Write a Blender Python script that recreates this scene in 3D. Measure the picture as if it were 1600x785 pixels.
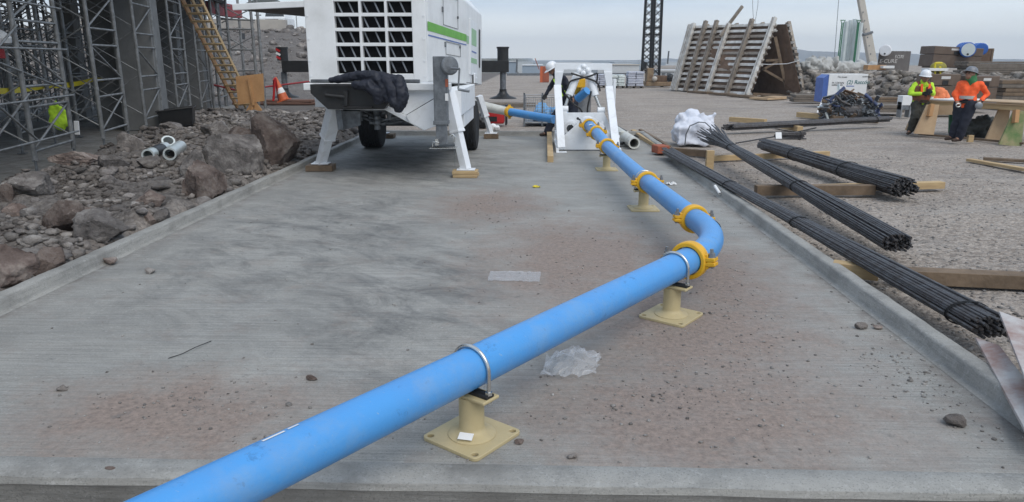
import bpy, bmesh, math, random
import numpy as np
from mathutils import Vector, Matrix, Euler, noise as mnoise
random.seed(7); rng = np.random.default_rng(7)
C = bpy.context.scene.collection
for o in list(bpy.data.objects): bpy.data.objects.remove(o)
SC = bpy.context.scene
R = math.radians
# ---------------------------------------------------------------- camera
H = 1.9; F = 1140.0; PIT = R(14.8); YAW = R(1.8)
cd = bpy.data.cameras.new('camera'); cam = bpy.data.objects.new('camera', cd); C.objects.link(cam)
cam.location = (0, 0, H); cam.rotation_euler = (R(90) - PIT, 0, YAW)
cd.sensor_width = 36; cd.lens = F / 1600 * 36; cd.clip_start = 0.05; cd.clip_end = 6000
SC.camera = cam
# ---------------------------------------------------------------- world, sun, exposure
SUN_EL, SUN_AZ = R(52), R(250)
w = bpy.data.worlds.new('World'); SC.world = w; w.use_nodes = True
nt = w.node_tree; N = nt.nodes; L = nt.links; N.clear()
out = N.new('ShaderNodeOutputWorld'); bg = N.new('ShaderNodeBackground'); bg.inputs[1].default_value = 0.1
sky = N.new('ShaderNodeTexSky'); sky.sky_type = 'NISHITA'; sky.sun_disc = False
sky.sun_elevation = SUN_EL; sky.sun_rotation = SUN_AZ
tc = N.new('ShaderNodeTexCoord'); mp = N.new('ShaderNodeMapping'); mp.inputs['Scale'].default_value = (1.2, 1.2, 9)
nz = N.new('ShaderNodeTexNoise'); nz.inputs['Scale'].default_value = 1.6; nz.inputs['Detail'].default_value = 6; nz.inputs['Roughness'].default_value = .55
L.new(tc.outputs['Generated'], mp.inputs[0]); L.new(mp.outputs[0], nz.inputs['Vector'])
cr = N.new('ShaderNodeValToRGB'); cr.color_ramp.elements[0].position = .38; cr.color_ramp.elements[1].position = .62
cr.color_ramp.elements[0].color = (2.75, 3.75, 5.3, 1); cr.color_ramp.elements[1].color = (5.2, 6.05, 7.1, 1)
L.new(nz.outputs[0], cr.inputs[0])
sx = N.new('ShaderNodeSeparateXYZ'); L.new(tc.outputs['Generated'], sx.inputs[0])
mr = N.new('ShaderNodeMapRange'); mr.inputs[1].default_value = 0.0; mr.inputs[2].default_value = .10; mr.inputs[3].default_value = .9; mr.inputs[4].default_value = 0; mr.interpolation_type = 'SMOOTHSTEP'
L.new(sx.outputs[2], mr.inputs[0])
m1 = N.new('ShaderNodeMix'); m1.data_type = 'RGBA'; L.new(mr.outputs[0], m1.inputs[0]); L.new(cr.outputs[0], m1.inputs[6]); m1.inputs[7].default_value = (8.1, 8.0, 7.6, 1)
m2 = N.new('ShaderNodeMix'); m2.data_type = 'RGBA'; m2.inputs[0].default_value = .85; L.new(sky.outputs[0], m2.inputs[6]); L.new(m1.outputs[2], m2.inputs[7])
L.new(m2.outputs[2], bg.inputs[0]); L.new(bg.outputs[0], out.inputs[0])
sd = bpy.data.lights.new('sun', 'SUN'); sd.energy = 1.5; sd.angle = R(48); sd.color = (1, .95, .88)
so = bpy.data.objects.new('sun', sd); C.objects.link(so)
so.rotation_euler = (R(90) - SUN_EL, 0, R(35))
vs = SC.view_settings; vs.view_transform = 'Standard'; vs.look = 'None'; vs.exposure = 0.58; vs.gamma = 1

# ---------------------------------------------------------------- pixel -> world
def ray(px, py):
    u = (px - 800) / F; v = (392.5 - py) / F
    f = math.cos(PIT) + v * math.sin(PIT); z = v * math.cos(PIT) - math.sin(PIT)
    return u * math.cos(YAW) - f * math.sin(YAW), u * math.sin(YAW) + f * math.cos(YAW), z
def G(px, py, z=0.0):
    x, y, d = ray(px, py); t = (z - H) / d
    return Vector((x * t, y * t, z))
def A(px, py, Y):
    x, y, d = ray(px, py); t = Y / y
    return Vector((x * t, Y, H + d * t))
V = Vector
# ---------------------------------------------------------------- materials
_m = {}
def mat(name, col, rough=.7, metal=0, col2=None, ns=6, amt=.5, bump=0, bs=30, spec=.4, thin=None, coat=0, detail=5, stretch=None, world=False, alpha=1, lo=.35, hi=.68):
    if name in _m: return _m[name]
    m = bpy.data.materials.new(name); m.use_nodes = True; nt = m.node_tree; n = nt.nodes; l = nt.links
    b = n['Principled BSDF']; b.inputs['Roughness'].default_value = rough; b.inputs['Metallic'].default_value = metal
    b.inputs['Specular IOR Level'].default_value = spec; b.inputs['Coat Weight'].default_value = coat
    if world: src = n.new('ShaderNodeNewGeometry').outputs['Position']
    else: src = n.new('ShaderNodeTexCoord').outputs['Object']
    if stretch:
        mp = n.new('ShaderNodeMapping'); mp.inputs['Scale'].default_value = stretch; l.new(src, mp.inputs[0]); src = mp.outputs[0]
    c2 = col2 if col2 else tuple(c * .72 for c in col)
    t = n.new('ShaderNodeTexNoise'); t.inputs['Scale'].default_value = ns; t.inputs['Detail'].default_value = detail; t.inputs['Roughness'].default_value = .65
    l.new(src, t.inputs['Vector'])
    mr = n.new('ShaderNodeMapRange'); mr.inputs[1].default_value = lo; mr.inputs[2].default_value = hi; mr.inputs[3].default_value = 0; mr.inputs[4].default_value = amt; l.new(t.outputs[0], mr.inputs[0])
    mx = n.new('ShaderNodeMix'); mx.data_type = 'RGBA'; l.new(mr.outputs[0], mx.inputs[0]); mx.inputs[6].default_value = (*col, 1); mx.inputs[7].default_value = (*c2, 1)
    l.new(mx.outputs[2], b.inputs['Base Color'])
    r2 = n.new('ShaderNodeMapRange'); r2.inputs[3].default_value = max(.03, rough - .1); r2.inputs[4].default_value = min(1, rough + .12); l.new(t.outputs[0], r2.inputs[0]); l.new(r2.outputs[0], b.inputs['Roughness'])
    if bump:
        t2 = n.new('ShaderNodeTexNoise'); t2.inputs['Scale'].default_value = bs; t2.inputs['Detail'].default_value = 6; l.new(src, t2.inputs['Vector'])
        bp = n.new('ShaderNodeBump'); bp.inputs['Strength'].default_value = bump; bp.inputs['Distance'].default_value = .02; l.new(t2.outputs[0], bp.inputs['Height']); l.new(bp.outputs[0], b.inputs['Normal'])
    if thin: b.inputs['Transmission Weight'].default_value = thin
    if alpha < 1: b.inputs['Alpha'].default_value = alpha
    _m[name] = m; return m
M = {}
M['white'] = mat('white_paint', (.76, .77, .77), .38, col2=(.42, .42, .40), ns=2.2, amt=.45, coat=.1, detail=9, lo=.45, hi=.8)
M['white2'] = mat('white_steel', (.76, .78, .80), .4, col2=(.42, .41, .38), ns=5, amt=.5, detail=9, lo=.5, hi=.8)
M['grille_dark'] = mat('radiator_black', (.006, .006, .007), .7, spec=.1)
M['black'] = mat('black_steel', (.012, .012, .013), .45, ns=9, col2=(.03, .028, .025))
M['green'] = mat('green_stripe', (.14, .42, .05), .4)
M['palegreen'] = mat('pale_green_decal', (.30, .52, .30), .4)
M['bluep'] = mat('blue_line', (.08, .15, .42), .4)
M['seam'] = mat('panel_seam', (.10, .10, .10), .6)
M['galv'] = mat('galvanised_steel', (.30, .31, .32), .42, metal=.55, col2=(.16, .17, .18), ns=7, amt=.8, bump=.1)
M['galvdark'] = mat('weathered_zinc', (.20, .215, .23), .5, metal=.5, col2=(.09, .095, .10), ns=8, amt=.9, bump=.1)
M['zinc'] = mat('bright_zinc', (.62, .62, .60), .25, metal=.9, col2=(.45, .44, .40), ns=20)
M['rubber'] = mat('tyre_rubber', (.02, .02, .021), .8, bump=.2, bs=60)
M['pipeblue'] = mat('blue_pipe_paint', (.07, .30, .66), .36, col2=(.10, .26, .55), ns=3.5, amt=.45, spec=.5, detail=10, lo=.45, hi=.75, bump=.05, bs=60)
def scuffed(m):
    n = m.node_tree.nodes; l = m.node_tree.links; b = n['Principled BSDF']; src = n.new('ShaderNodeNewGeometry').outputs['Position']; cur = b.inputs['Base Color'].links[0].from_socket
    for sc, st, lo, hi, fac, col in ((9, (1, 1, 1), .60, .66, .45, (.035, .12, .27)), (26, (1, 2.4, 1), .64, .68, .8, (.30, .40, .50)), (3.2, (1, 1, 1), .50, .75, .42, (.27, .34, .40)), (70, (1, 1, 1), .66, .70, .7, (.03, .08, .16))):
        mp = n.new('ShaderNodeMapping'); mp.inputs['Scale'].default_value = st; mp.inputs['Rotation'].default_value = (0, 0, R(-36)); l.new(src, mp.inputs[0])
        t = n.new('ShaderNodeTexNoise'); t.inputs['Scale'].default_value = sc; t.inputs['Detail'].default_value = 10; t.inputs['Roughness'].default_value = .72; l.new(mp.outputs[0], t.inputs['Vector'])
        q = n.new('ShaderNodeMapRange'); q.inputs[1].default_value = lo; q.inputs[2].default_value = hi; q.inputs[4].default_value = fac; l.new(t.outputs[0], q.inputs[0])
        x = n.new('ShaderNodeMix'); x.data_type = 'RGBA'; l.new(q.outputs[0], x.inputs[0]); l.new(cur, x.inputs[6]); x.inputs[7].default_value = (*col, 1); cur = x.outputs[2]
    l.new(cur, b.inputs['Base Color'])
scuffed(M['pipeblue'])
M['pipewhite'] = mat('pipe_white', (.62, .62, .57), .4, col2=(.40, .38, .33), amt=.6, detail=8)
M['yellow'] = mat('yellow_paint', (.78, .43, .02), .42, col2=(.55, .28, .02), ns=10, amt=.6, detail=8)
M['beige'] = mat('beige_paint', (.47, .385, .215), .5, col2=(.33, .28, .18), ns=6, amt=.5, detail=10, lo=.5, hi=.75, bump=.08, bs=50)
M['lumber'] = mat('pale_lumber', (.50, .36, .19), .75, col2=(.34, .23, .12), ns=3, amt=.8, stretch=(1, 1, 6), bump=.25, bs=20)
M['lumberold'] = mat('weathered_lumber', (.20, .14, .09), .8, col2=(.10, .07, .045), ns=4, amt=.9, bump=.3, bs=25)
M['lumbergrey'] = mat('grey_lumber', (.20, .17, .14), .85, col2=(.11, .09, .07), ns=4, amt=.9, bump=.3, bs=25)
M['ply'] = mat('plywood', (.48, .27, .12), .7, col2=(.36, .19, .08), ns=3, amt=.8, detail=8)
M['plypale'] = mat('pale_plywood', (.50, .36, .22), .72, col2=(.36, .24, .14), ns=3, amt=.8, detail=8)
M['plydark'] = mat('old_plywood', (.16, .10, .065), .8, col2=(.09, .055, .035), ns=3, amt=.9)
M['alu'] = mat('aluminium', (.66, .64, .60), .42, metal=.2, col2=(.34, .30, .25), ns=3, amt=.85, detail=8)
M['aludull'] = mat('dull_aluminium', (.34, .29, .24), .55, metal=.2, col2=(.14, .115, .09), ns=3, amt=.9, detail=8)
M['rebar'] = mat('rebar_steel', (.10, .10, .105), .45, metal=.4, col2=(.05, .038, .032), ns=14, amt=.9, bump=.35, bs=120)
M['wire'] = mat('tie_wire', (.02, .02, .02), .5, metal=.4)
M['brown'] = mat('brown_job_box_paint', (.115, .078, .055), .5, col2=(.19, .145, .11), ns=2.5, amt=.7, detail=9, lo=.45, hi=.8)
M['brick'] = mat('red_clay', (.34, .10, .055), .85, col2=(.22, .07, .045), bump=.3)
M['orange'] = mat('orange_plastic', (.55, .12, .04), .5)
M['hiorange'] = mat('hivis_orange', (.95, .13, .03), .75, col2=(.68, .08, .02), ns=9, bump=.4, bs=14)
M['lime'] = mat('hivis_lime', (.50, .78, .04), .75, col2=(.33, .55, .03), ns=9, bump=.4, bs=14)
M['navy'] = mat('navy_cloth', (.012, .014, .024), .85, col2=(.03, .033, .048), ns=10, bump=.5, bs=12)
M['jacket'] = mat('dark_quilted_cloth', (.010, .012, .02), .6, col2=(.025, .028, .045), ns=8, bump=.4, bs=10)
M['work'] = mat('olive_work_cloth', (.035, .034, .028), .9, col2=(.075, .07, .055), ns=9, bump=.5, bs=14)
M['skin'] = mat('skin', (.27, .14, .09), .55)
M['hatwhite'] = mat('white_hat', (.75, .76, .77), .3, coat=.2, amt=.3)
M['hatgrey'] = mat('grey_hat', (.14, .15, .17), .35, col2=(.3, .3, .3))
M['hood'] = mat('green_hood', (.05, .20, .08), .85, bump=.3)
M['boot'] = mat('boot_leather', (.05, .028, .018), .7)
M['glove'] = mat('black_glove', (.015, .015, .016), .8)
M['grey_strip'] = mat('reflective_grey', (.45, .45, .42), .45)
M['bagwhite'] = mat('woven_white', (.66, .68, .74), .7, col2=(.50, .52, .58), ns=5, bump=.3, bs=40)
M['bagcement'] = mat('cement_bag', (.52, .53, .58), .6, col2=(.36, .38, .46), ns=6, amt=.8)
M['bluebarrel'] = mat('blue_plastic', (.03, .12, .42), .4)
M['steelplate'] = mat('rusty_white_panel', (.46, .44, .42), .5, col2=(.24, .12, .09), ns=2.6, amt=.85, detail=9, lo=.42, hi=.62)
M['paper'] = mat('paper', (.75, .75, .74), .7, amt=.3)
M['ink'] = mat('marker_ink', (.02, .15, .15), .6)
M['inkblack'] = mat('black_ink', (.02, .02, .02), .6)
M['chalk'] = mat('white_paint_lettering', (.62, .60, .57), .8)
M['red'] = mat('red_plastic', (.45, .02, .02), .45)
M['redpaint'] = mat('red_steel', (.30, .025, .03), .5)
M['colconc'] = mat('column_concrete', (.20, .20, .195), .8, col2=(.13, .13, .125), ns=2, amt=.8, bump=.1, bs=20, detail=8)
M['deck'] = mat('dark_formwork', (.045, .038, .032), .8, col2=(.02, .017, .015), ns=3, amt=.9)
M['tube'] = mat('scaffold_tube', (.26, .265, .265), .5, metal=.35, col2=(.12, .12, .115), ns=5, amt=.85, detail=8, lo=.4, hi=.65)
M['tape'] = mat('yellow_tape', (.62, .50, .02), .5)
M['tarp'] = mat('grey_tarp', (.05, .055, .05), .7, col2=(.10, .105, .09), ns=5, bump=.4)
M['silver'] = mat('silver_steel', (.62, .66, .65), .35, metal=.4, col2=(.42, .48, .46), ns=2)
M['dgreen'] = mat('green_pipework', (.04, .17, .09), .5)
M['boom'] = mat('crane_cream', (.50, .46, .40), .5)
M['glass'] = mat('dark_glass', (.02, .025, .03), .1, spec=.8)
M['greenpaint'] = mat('green_painted_plywood', (.09, .17, .05), .7, col2=(.33, .27, .15), ns=3, amt=.9, detail=8)
M['farwhite'] = mat('pale_cladding', (.55, .56, .56), .6)
M['farblue'] = mat('pale_blue_roof', (.30, .36, .42), .6)

def rockmat(name, c1, c2, c3, sc=3.5):
    m = bpy.data.materials.new(name); m.use_nodes = True; n = m.node_tree.nodes; l = m.node_tree.links; b = n['Principled BSDF']; b.inputs['Roughness'].default_value = .9; b.inputs['Specular IOR Level'].default_value = .2
    g = n.new('ShaderNodeNewGeometry'); src = g.outputs['Position']
    t = n.new('ShaderNodeTexNoise'); t.inputs['Scale'].default_value = sc; t.inputs['Detail'].default_value = 9; t.inputs['Roughness'].default_value = .7; l.new(src, t.inputs['Vector'])
    r = n.new('ShaderNodeValToRGB'); e = r.color_ramp.elements; e[0].position = .33; e[0].color = (*c1, 1); e[1].position = .68; e[1].color = (*c3, 1); k = e.new(.5); k.color = (*c2, 1); l.new(t.outputs[0], r.inputs[0])
    ri = n.new('ShaderNodeMapRange'); ri.inputs[3].default_value = .6; ri.inputs[4].default_value = 1.35; l.new(g.outputs['Random Per Island'], ri.inputs[0])
    mm = n.new('ShaderNodeMix'); mm.data_type = 'RGBA'; mm.blend_type = 'MULTIPLY'; mm.inputs[0].default_value = 1; l.new(r.outputs[0], mm.inputs[6]); l.new(ri.outputs[0], mm.inputs[7]); l.new(mm.outputs[2], b.inputs['Base Color'])
    t2 = n.new('ShaderNodeTexNoise'); t2.inputs['Scale'].default_value = 28; t2.inputs['Detail'].default_value = 7; t2.inputs['Roughness'].default_value = .7; l.new(src, t2.inputs['Vector'])
    bp = n.new('ShaderNodeBump'); bp.inputs['Strength'].default_value = 1.0; bp.inputs['Distance'].default_value = .035; l.new(t2.outputs[0], bp.inputs['Height']); l.new(bp.outputs[0], b.inputs['Normal'])
    return m
M['rock_brown'] = rockmat('brown_rock', (.085, .063, .055), (.18, .14, .122), (.34, .295, .26))
M['rock_grey'] = rockmat('grey_rock', (.095, .088, .083), (.20, .18, .168), (.40, .375, .35))
M['rock_red'] = rockmat('reddish_rock', (.085, .062, .054), (.18, .14, .12), (.31, .265, .235))
M['rock_tan'] = rockmat('tan_rock', (.09, .078, .066), (.19, .165, .14), (.40, .37, .33))
M['rubble'] = rockmat('loose_rubble', (.09, .077, .07), (.19, .168, .152), (.38, .355, .33), 2)
M['gravelst'] = rockmat('gravel_stone', (.17, .155, .145), (.29, .27, .25), (.46, .44, .42), 2)

# ---------------------------------------------------------------- mesh builder
def wloc(o):
    v = V((0, 0, 0))
    while o: v += o.location; o = o.parent
    return v
def link(name, me, m, parent=None, origin=None):
    if m is not None:
        for x in (m if isinstance(m, (list, tuple)) else [m]): me.materials.append(x)
    o = bpy.data.objects.new(name, me); C.objects.link(o)
    if parent: o.parent = parent
    return o
class MB:
    def __init__(s): s.v = []; s.f = []
    def add(s, vs, fs):
        b = len(s.v); s.v += [tuple(v) for v in vs]; s.f += [tuple(i + b for i in f) for f in fs]; return s
    def box(s, c, d, rot=None):
        c = V(c); x, y, z = d[0] / 2, d[1] / 2, d[2] / 2
        vs = [V((a * x, b * y, e * z)) for a in (-1, 1) for b in (-1, 1) for e in (-1, 1)]
        if rot is not None: vs = [rot @ q for q in vs]
        return s.add([c + q for q in vs], [(0, 1, 3, 2), (4, 6, 7, 5), (0, 4, 5, 1), (2, 3, 7, 6), (0, 2, 6, 4), (1, 5, 7, 3)])
    def bb(s, lo, hi): return s.box([(a + b) / 2 for a, b in zip(lo, hi)], [abs(b - a) for a, b in zip(lo, hi)])
    def bar(s, p0, p1, wd, ht, up=(0, 0, 1)):
        p0 = V(p0); p1 = V(p1); d = (p1 - p0); ln = d.length; d = d / ln; u = V(up)
        sd = d.cross(u)
        if sd.length < 1e-4: sd = d.cross(V((0, 1, 0)))
        sd.normalize(); u = sd.cross(d)
        return s.box((p0 + p1) / 2, (wd, ln, ht), Matrix((sd, d, u)).transposed())
    def tube(s, pts, r, n=8, cap=True, closed=False):
        pts = [V(p) for p in pts]; k = len(pts); rs = r if isinstance(r, (list, tuple)) else [r] * k
        ring = []; pu = None
        for i, p in enumerate(pts):
            if closed: d = pts[(i + 1) % k] - pts[i - 1]
            else: d = pts[min(i + 1, k - 1)] - pts[max(i - 1, 0)]
            d.normalize()
            if pu is None:
                a = V((0, 0, 1)) if abs(d.z) < .9 else V((1, 0, 0)); u = d.cross(a).normalized()
            else:
                u = pu - d * pu.dot(d); u.normalize()
            pu = u; v = d.cross(u)
            ring.append([p + (u * math.cos(2 * math.pi * j / n) + v * math.sin(2 * math.pi * j / n)) * rs[i] for j in range(n)])
        vs = [q for rr in ring for q in rr]; fs = []
        for i in range(k if closed else k - 1):
            for j in range(n):
                a = i * n + j; b = i * n + (j + 1) % n; i2 = (i + 1) % k
                fs.append((a, b, i2 * n + (j + 1) % n, i2 * n + j))
        if cap and not closed: fs.append(tuple(range(n - 1, -1, -1))); fs.append(tuple((k - 1) * n + j for j in range(n)))
        return s.add(vs, fs)
    def pipe(s, pts, ro, ri, n=24):   # open pipe with wall thickness
        k = len(pts); a = MB().tube(pts, ro, n, cap=False); b = MB().tube(pts, ri, n, cap=False)
        B = len(s.v); s.v += a.v; s.f += [tuple(i + B for i in f) for f in a.f]
        B2 = len(s.v); s.v += b.v; s.f += [tuple(i + B2 for i in reversed(f)) for f in b.f]
        for e in (0, k - 1):
            for j in range(n):
                q = (B + e * n + j, B + e * n + (j + 1) % n, B2 + e * n + (j + 1) % n, B2 + e * n + j)
                s.f.append(q if e else q[::-1])
        return s
    def prism(s, poly, t):   # polygon (3D points) extruded by vector t
        n = len(poly); t = V(t); a = [V(p) for p in poly]
        vs = a + [p + t for p in a]; fs = [tuple(range(n - 1, -1, -1)), tuple(range(n, 2 * n))]
        for i in range(n): fs.append((i, (i + 1) % n, n + (i + 1) % n, n + i))
        return s.add(vs, fs)
    def lathe(s, c, prof, n=24, axis=None):
        c = V(c); rot = Matrix.Identity(3)
        if axis is not None: rot = V(axis).to_track_quat('Z', 'Y').to_matrix()
        vs = []; fs = []
        for r, z in prof:
            for j in range(n):
                a = 2 * math.pi * j / n; vs.append(c + rot @ V((r * math.cos(a), r * math.sin(a), z)))
        k = len(prof)
        for i in range(k - 1):
            for j in range(n): fs.append((i * n + j, i * n + (j + 1) % n, (i + 1) * n + (j + 1) % n, (i + 1) * n + j))
        fs.append(tuple(range(n - 1, -1, -1))); fs.append(tuple((k - 1) * n + j for j in range(n)))
        return s.add(vs, fs)
    def sph(s, c, r, nu=12, nv=8, sc=(1, 1, 1), rot=None):
        prof = [(max(1e-4, math.sin(math.pi * i / nv)), -math.cos(math.pi * i / nv)) for i in range(nv + 1)]
        t = MB().lathe((0, 0, 0), prof, nu)
        vs = [V((v[0] * r * sc[0], v[1] * r * sc[1], v[2] * r * sc[2])) for v in t.v]
        if rot is not None: vs = [rot @ v for v in vs]
        return s.add([V(c) + v for v in vs], t.f)
    def cap(s, p0, r0, p1, r1, n=14):
        s.sph(p0, r0, n, 8); s.sph(p1, r1, n, 8); s.tube([p0, p1], [r0, r1], n); return s
    def build(s, name, m, parent=None, smooth=None, bevel=0, origin=None, seg=2):
        if parent: off = wloc(parent)
        elif origin is not None: off = V(origin)
        else:
            a = np.array(s.v); off = V(((a[:, 0].min() + a[:, 0].max()) / 2, (a[:, 1].min() + a[:, 1].max()) / 2, a[:, 2].min()))
        me = bpy.data.meshes.new(name); me.from_pydata([(v[0] - off[0], v[1] - off[1], v[2] - off[2]) for v in s.v], [], s.f)
        bm = bmesh.new(); bm.from_mesh(me); bmesh.ops.recalc_face_normals(bm, faces=bm.faces); bm.to_mesh(me); bm.free()
        o = link(name, me, m, parent)
        if not parent: o.location = off
        if smooth:
            me.polygons.foreach_set('use_smooth', [True] * len(me.polygons)); me.set_sharp_from_angle(angle=R(smooth))
        if bevel:
            b = o.modifiers.new('b', 'BEVEL'); b.width = bevel; b.segments = seg; b.limit_method = 'ANGLE'; b.angle_limit = R(40); b.harden_normals = False
        return o
def remesh(mb, vox, smooth=4, disp=0, dscale=8):
    me = bpy.data.meshes.new('t'); me.from_pydata(mb.v, [], mb.f)
    bm = bmesh.new(); bm.from_mesh(me); bmesh.ops.recalc_face_normals(bm, faces=bm.faces); bm.to_mesh(me); bm.free()
    o = bpy.data.objects.new('t', me); C.objects.link(o)
    r = o.modifiers.new('r', 'REMESH'); r.mode = 'VOXEL'; r.voxel_size = vox
    if smooth: q = o.modifiers.new('s', 'SMOOTH'); q.iterations = smooth; q.factor = .5
    dg = bpy.context.evaluated_depsgraph_get(); m2 = bpy.data.meshes.new_from_object(o.evaluated_get(dg))
    n = len(m2.vertices); co = np.empty(n * 3); m2.vertices.foreach_get('co', co); co = co.reshape(-1, 3)
    if disp:
        nn = np.empty(n * 3); m2.vertices.foreach_get('normal', nn); nn = nn.reshape(-1, 3)
        dv = np.array([mnoise.fractal(V(c) * dscale, 1, 2, 3) for c in co]); co = co + nn * dv[:, None] * disp
    fs = [tuple(p.vertices) for p in m2.polygons]
    bpy.data.objects.remove(o); bpy.data.meshes.remove(me); bpy.data.meshes.remove(m2)
    k = MB(); k.v = [tuple(c) for c in co]; k.f = fs; return k
def tag(o, label=None, cat=None, group=None, kind=None):
    if label: o['label'] = label
    if cat: o['category'] = cat
    if group: o['group'] = group
    if kind: o['kind'] = kind
    return o
def thing(name, loc, label, cat, group=None, rz=0):
    o = bpy.data.objects.new(name, None); C.objects.link(o); o.location = loc; o.rotation_euler[2] = rz; o.empty_display_size = .2
    return tag(o, label, cat, group)
def copy_tree(o, parent=None):
    c = o.copy(); C.objects.link(c); c.parent = parent
    for ch in list(o.children): copy_tree(ch, c)
    return c
def text(name, s, m, parent, mw, size, thick=.002, shear=0):
    """mw: world matrix placing text (x right, y up)"""
    cu = bpy.data.curves.new(name, 'FONT'); cu.body = s; cu.size = size; cu.extrude = thick; cu.shear = shear; cu.align_x = 'LEFT'
    t = bpy.data.objects.new('t', cu); C.objects.link(t); dg = bpy.context.evaluated_depsgraph_get(); dg.update()
    me = bpy.data.meshes.new_from_object(t.evaluated_get(dg)); bpy.data.objects.remove(t)
    me.transform(mw); me.transform(Matrix.Translation(-wloc(parent)))
    me.materials.clear(); return link(name, me, m, parent)
def frame_mat(o, xdir, ydir):
    x = V(xdir).normalized(); z = x.cross(V(ydir)).normalized(); y = z.cross(x)
    return Matrix.Translation(V(o)) @ Matrix((x, y, z)).transposed().to_4x4()

# ---------------------------------------------------------------- numpy noise
_g = rng.random((256, 256))
def vn(x, y):
    xi = np.floor(x).astype(int); yi = np.floor(y).astype(int); fx = x - xi; fy = y - yi
    fx = fx * fx * (3 - 2 * fx); fy = fy * fy * (3 - 2 * fy)
    a = _g[xi & 255, yi & 255]; b = _g[(xi + 1) & 255, yi & 255]; c = _g[xi & 255, (yi + 1) & 255]; d = _g[(xi + 1) & 255, (yi + 1) & 255]
    return (a * (1 - fx) + b * fx) * (1 - fy) + (c * (1 - fx) + d * fx) * fy
def fbm(x, y, o=5):
    s = 0; a = .5
    for i in range(o): s = s + a * (vn(x + 17.3 * i, y + 9.1 * i) - .5); x = x * 2.03; y = y * 2.03; a *= .5
    return s
def sst(t): t = np.clip(t, 0, 1); return t * t * (3 - 2 * t)
XL, XR, YN, YF = -4.1, 2.62, 3.0, 18.6      # inner faces of the pad
def edge_x(y): return -5.72 - .236 * y       # scaffold floor edge (right side of floor)
def height(x, y):
    x = np.asarray(x, float); y = np.asarray(y, float)
    z = -.035 + .05 * fbm(x * .35, y * .35) + .018 * fbm(x * 3, y * 3, 3)
    z = z + .02 * sst((x - 2.9) / .6) * fbm(x * 6, y * 6, 3)
    # rubble strip
    rub = sst((-4.28 - x) / .25) * (1 - sst((y - 24) / 6))
    ins = sst((x - edge_x(y) + .1) / .6)
    rr = .08 + .60 * np.abs(fbm(x * 1.1, y * 1.1, 6)) + .16 * np.abs(fbm(x * 4.5, y * 4.5, 3)) + .08 * fbm(x * .5 + 4, y * .5)
    z = z + rub * ins * rr
    far_rub = (1 - ins) * rub; z = z - .18 * far_rub
    # left embankment
    m = sst((-8.5 - x) / 7.5); s = sst((y - 34) / 25)
    hill = np.maximum(m * s, sst((-x - 25) / 12) * sst((y + 2) / 6))
    z = z + hill * (4.05 + .9 * fbm(x * .22, y * .22) * sst((70 - y) / 15) + .5 * fbm(x * .9, y * .9) * sst((60 - y) / 5))
    # right berm
    yb = np.interp(x, [12, 14, 17, 30, 60], [40, 37.5, 31.5, 29.5, 29])
    bm_ = sst((x - 13.2) / 1.6) * sst((y - yb) / 5.0)
    z = z + bm_ * (1.02 + .9 * np.abs(fbm(x * .7, y * .7)) * (1 - sst((y - yb - 6) / 3)) + .15 * fbm(x * .3, y * .3))
    # plain far away lies lower
    z = z - 7 * sst((y - 100 - 6 * fbm(x * .05, y * .02)) / 18) * (1 - hill) - 2.3 * sst((y - 100) / 60) * hill
    # pad and its pit
    inpad = ((x > XL - .16) & (x < XR + .16) & (y > YN + .02) & (y < YF + .16))
    z = np.where(inpad, -.35, z)
    front = (y <= YN + .02) & (x < XR + .5) & (x > -6)
    zf = -.42 + .12 * fbm(x * 3, y * 3, 5)
    z = np.where(front, zf, z)
    return z
def hz(x, y): return float(height(x, y))

# ---------------------------------------------------------------- ground
def axis_pts(segs):
    o = []
    for a, b, st in segs:
        n = max(1, int(round((b - a) / st))); o += list(np.linspace(a, b, n, endpoint=False))
    return o
xs = axis_pts([(-2600, -400, 200), (-400, -80, 16), (-80, -30, 1.5), (-30, -10, .35), (-10, -4.45, .06), (-4.45, -4.1, .05), (-4.1, 2.6, .25), (2.6, 7, .07), (7, 14, .2), (14, 40, .4), (40, 90, 2), (90, 400, 16), (400, 2600, 200)]) + [2600.]
ys = axis_pts([(-30, -2, 2), (-2, 1.5, .3), (1.5, 14, .075), (14, 26, .2), (26, 60, .45), (60, 120, 1.6), (120, 400, 14), (400, 3200, 150)]) + [3200.]
xs = np.array(xs); ys = np.array(ys); X, Y = np.meshgrid(xs, ys); Z = height(X, Y)
nx, ny = len(xs), len(ys)
me = bpy.data.meshes.new('ground'); co = np.stack([X, Y, Z], -1).reshape(-1, 3)
idx = np.arange(nx * ny).reshape(ny, nx); q = np.stack([idx[:-1, :-1], idx[:-1, 1:], idx[1:, 1:], idx[1:, :-1]], -1).reshape(-1, 4)
me.vertices.add(len(co)); me.vertices.foreach_set('co', co.ravel()); me.loops.add(q.size); me.loops.foreach_set('vertex_index', q.ravel())
me.polygons.add(len(q)); me.polygons.foreach_set('loop_start', np.arange(0, q.size, 4)); me.polygons.foreach_set('loop_total', np.full(len(q), 4)); me.update(); me.validate()
me.polygons.foreach_set('use_smooth', [True] * len(q))
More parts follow.
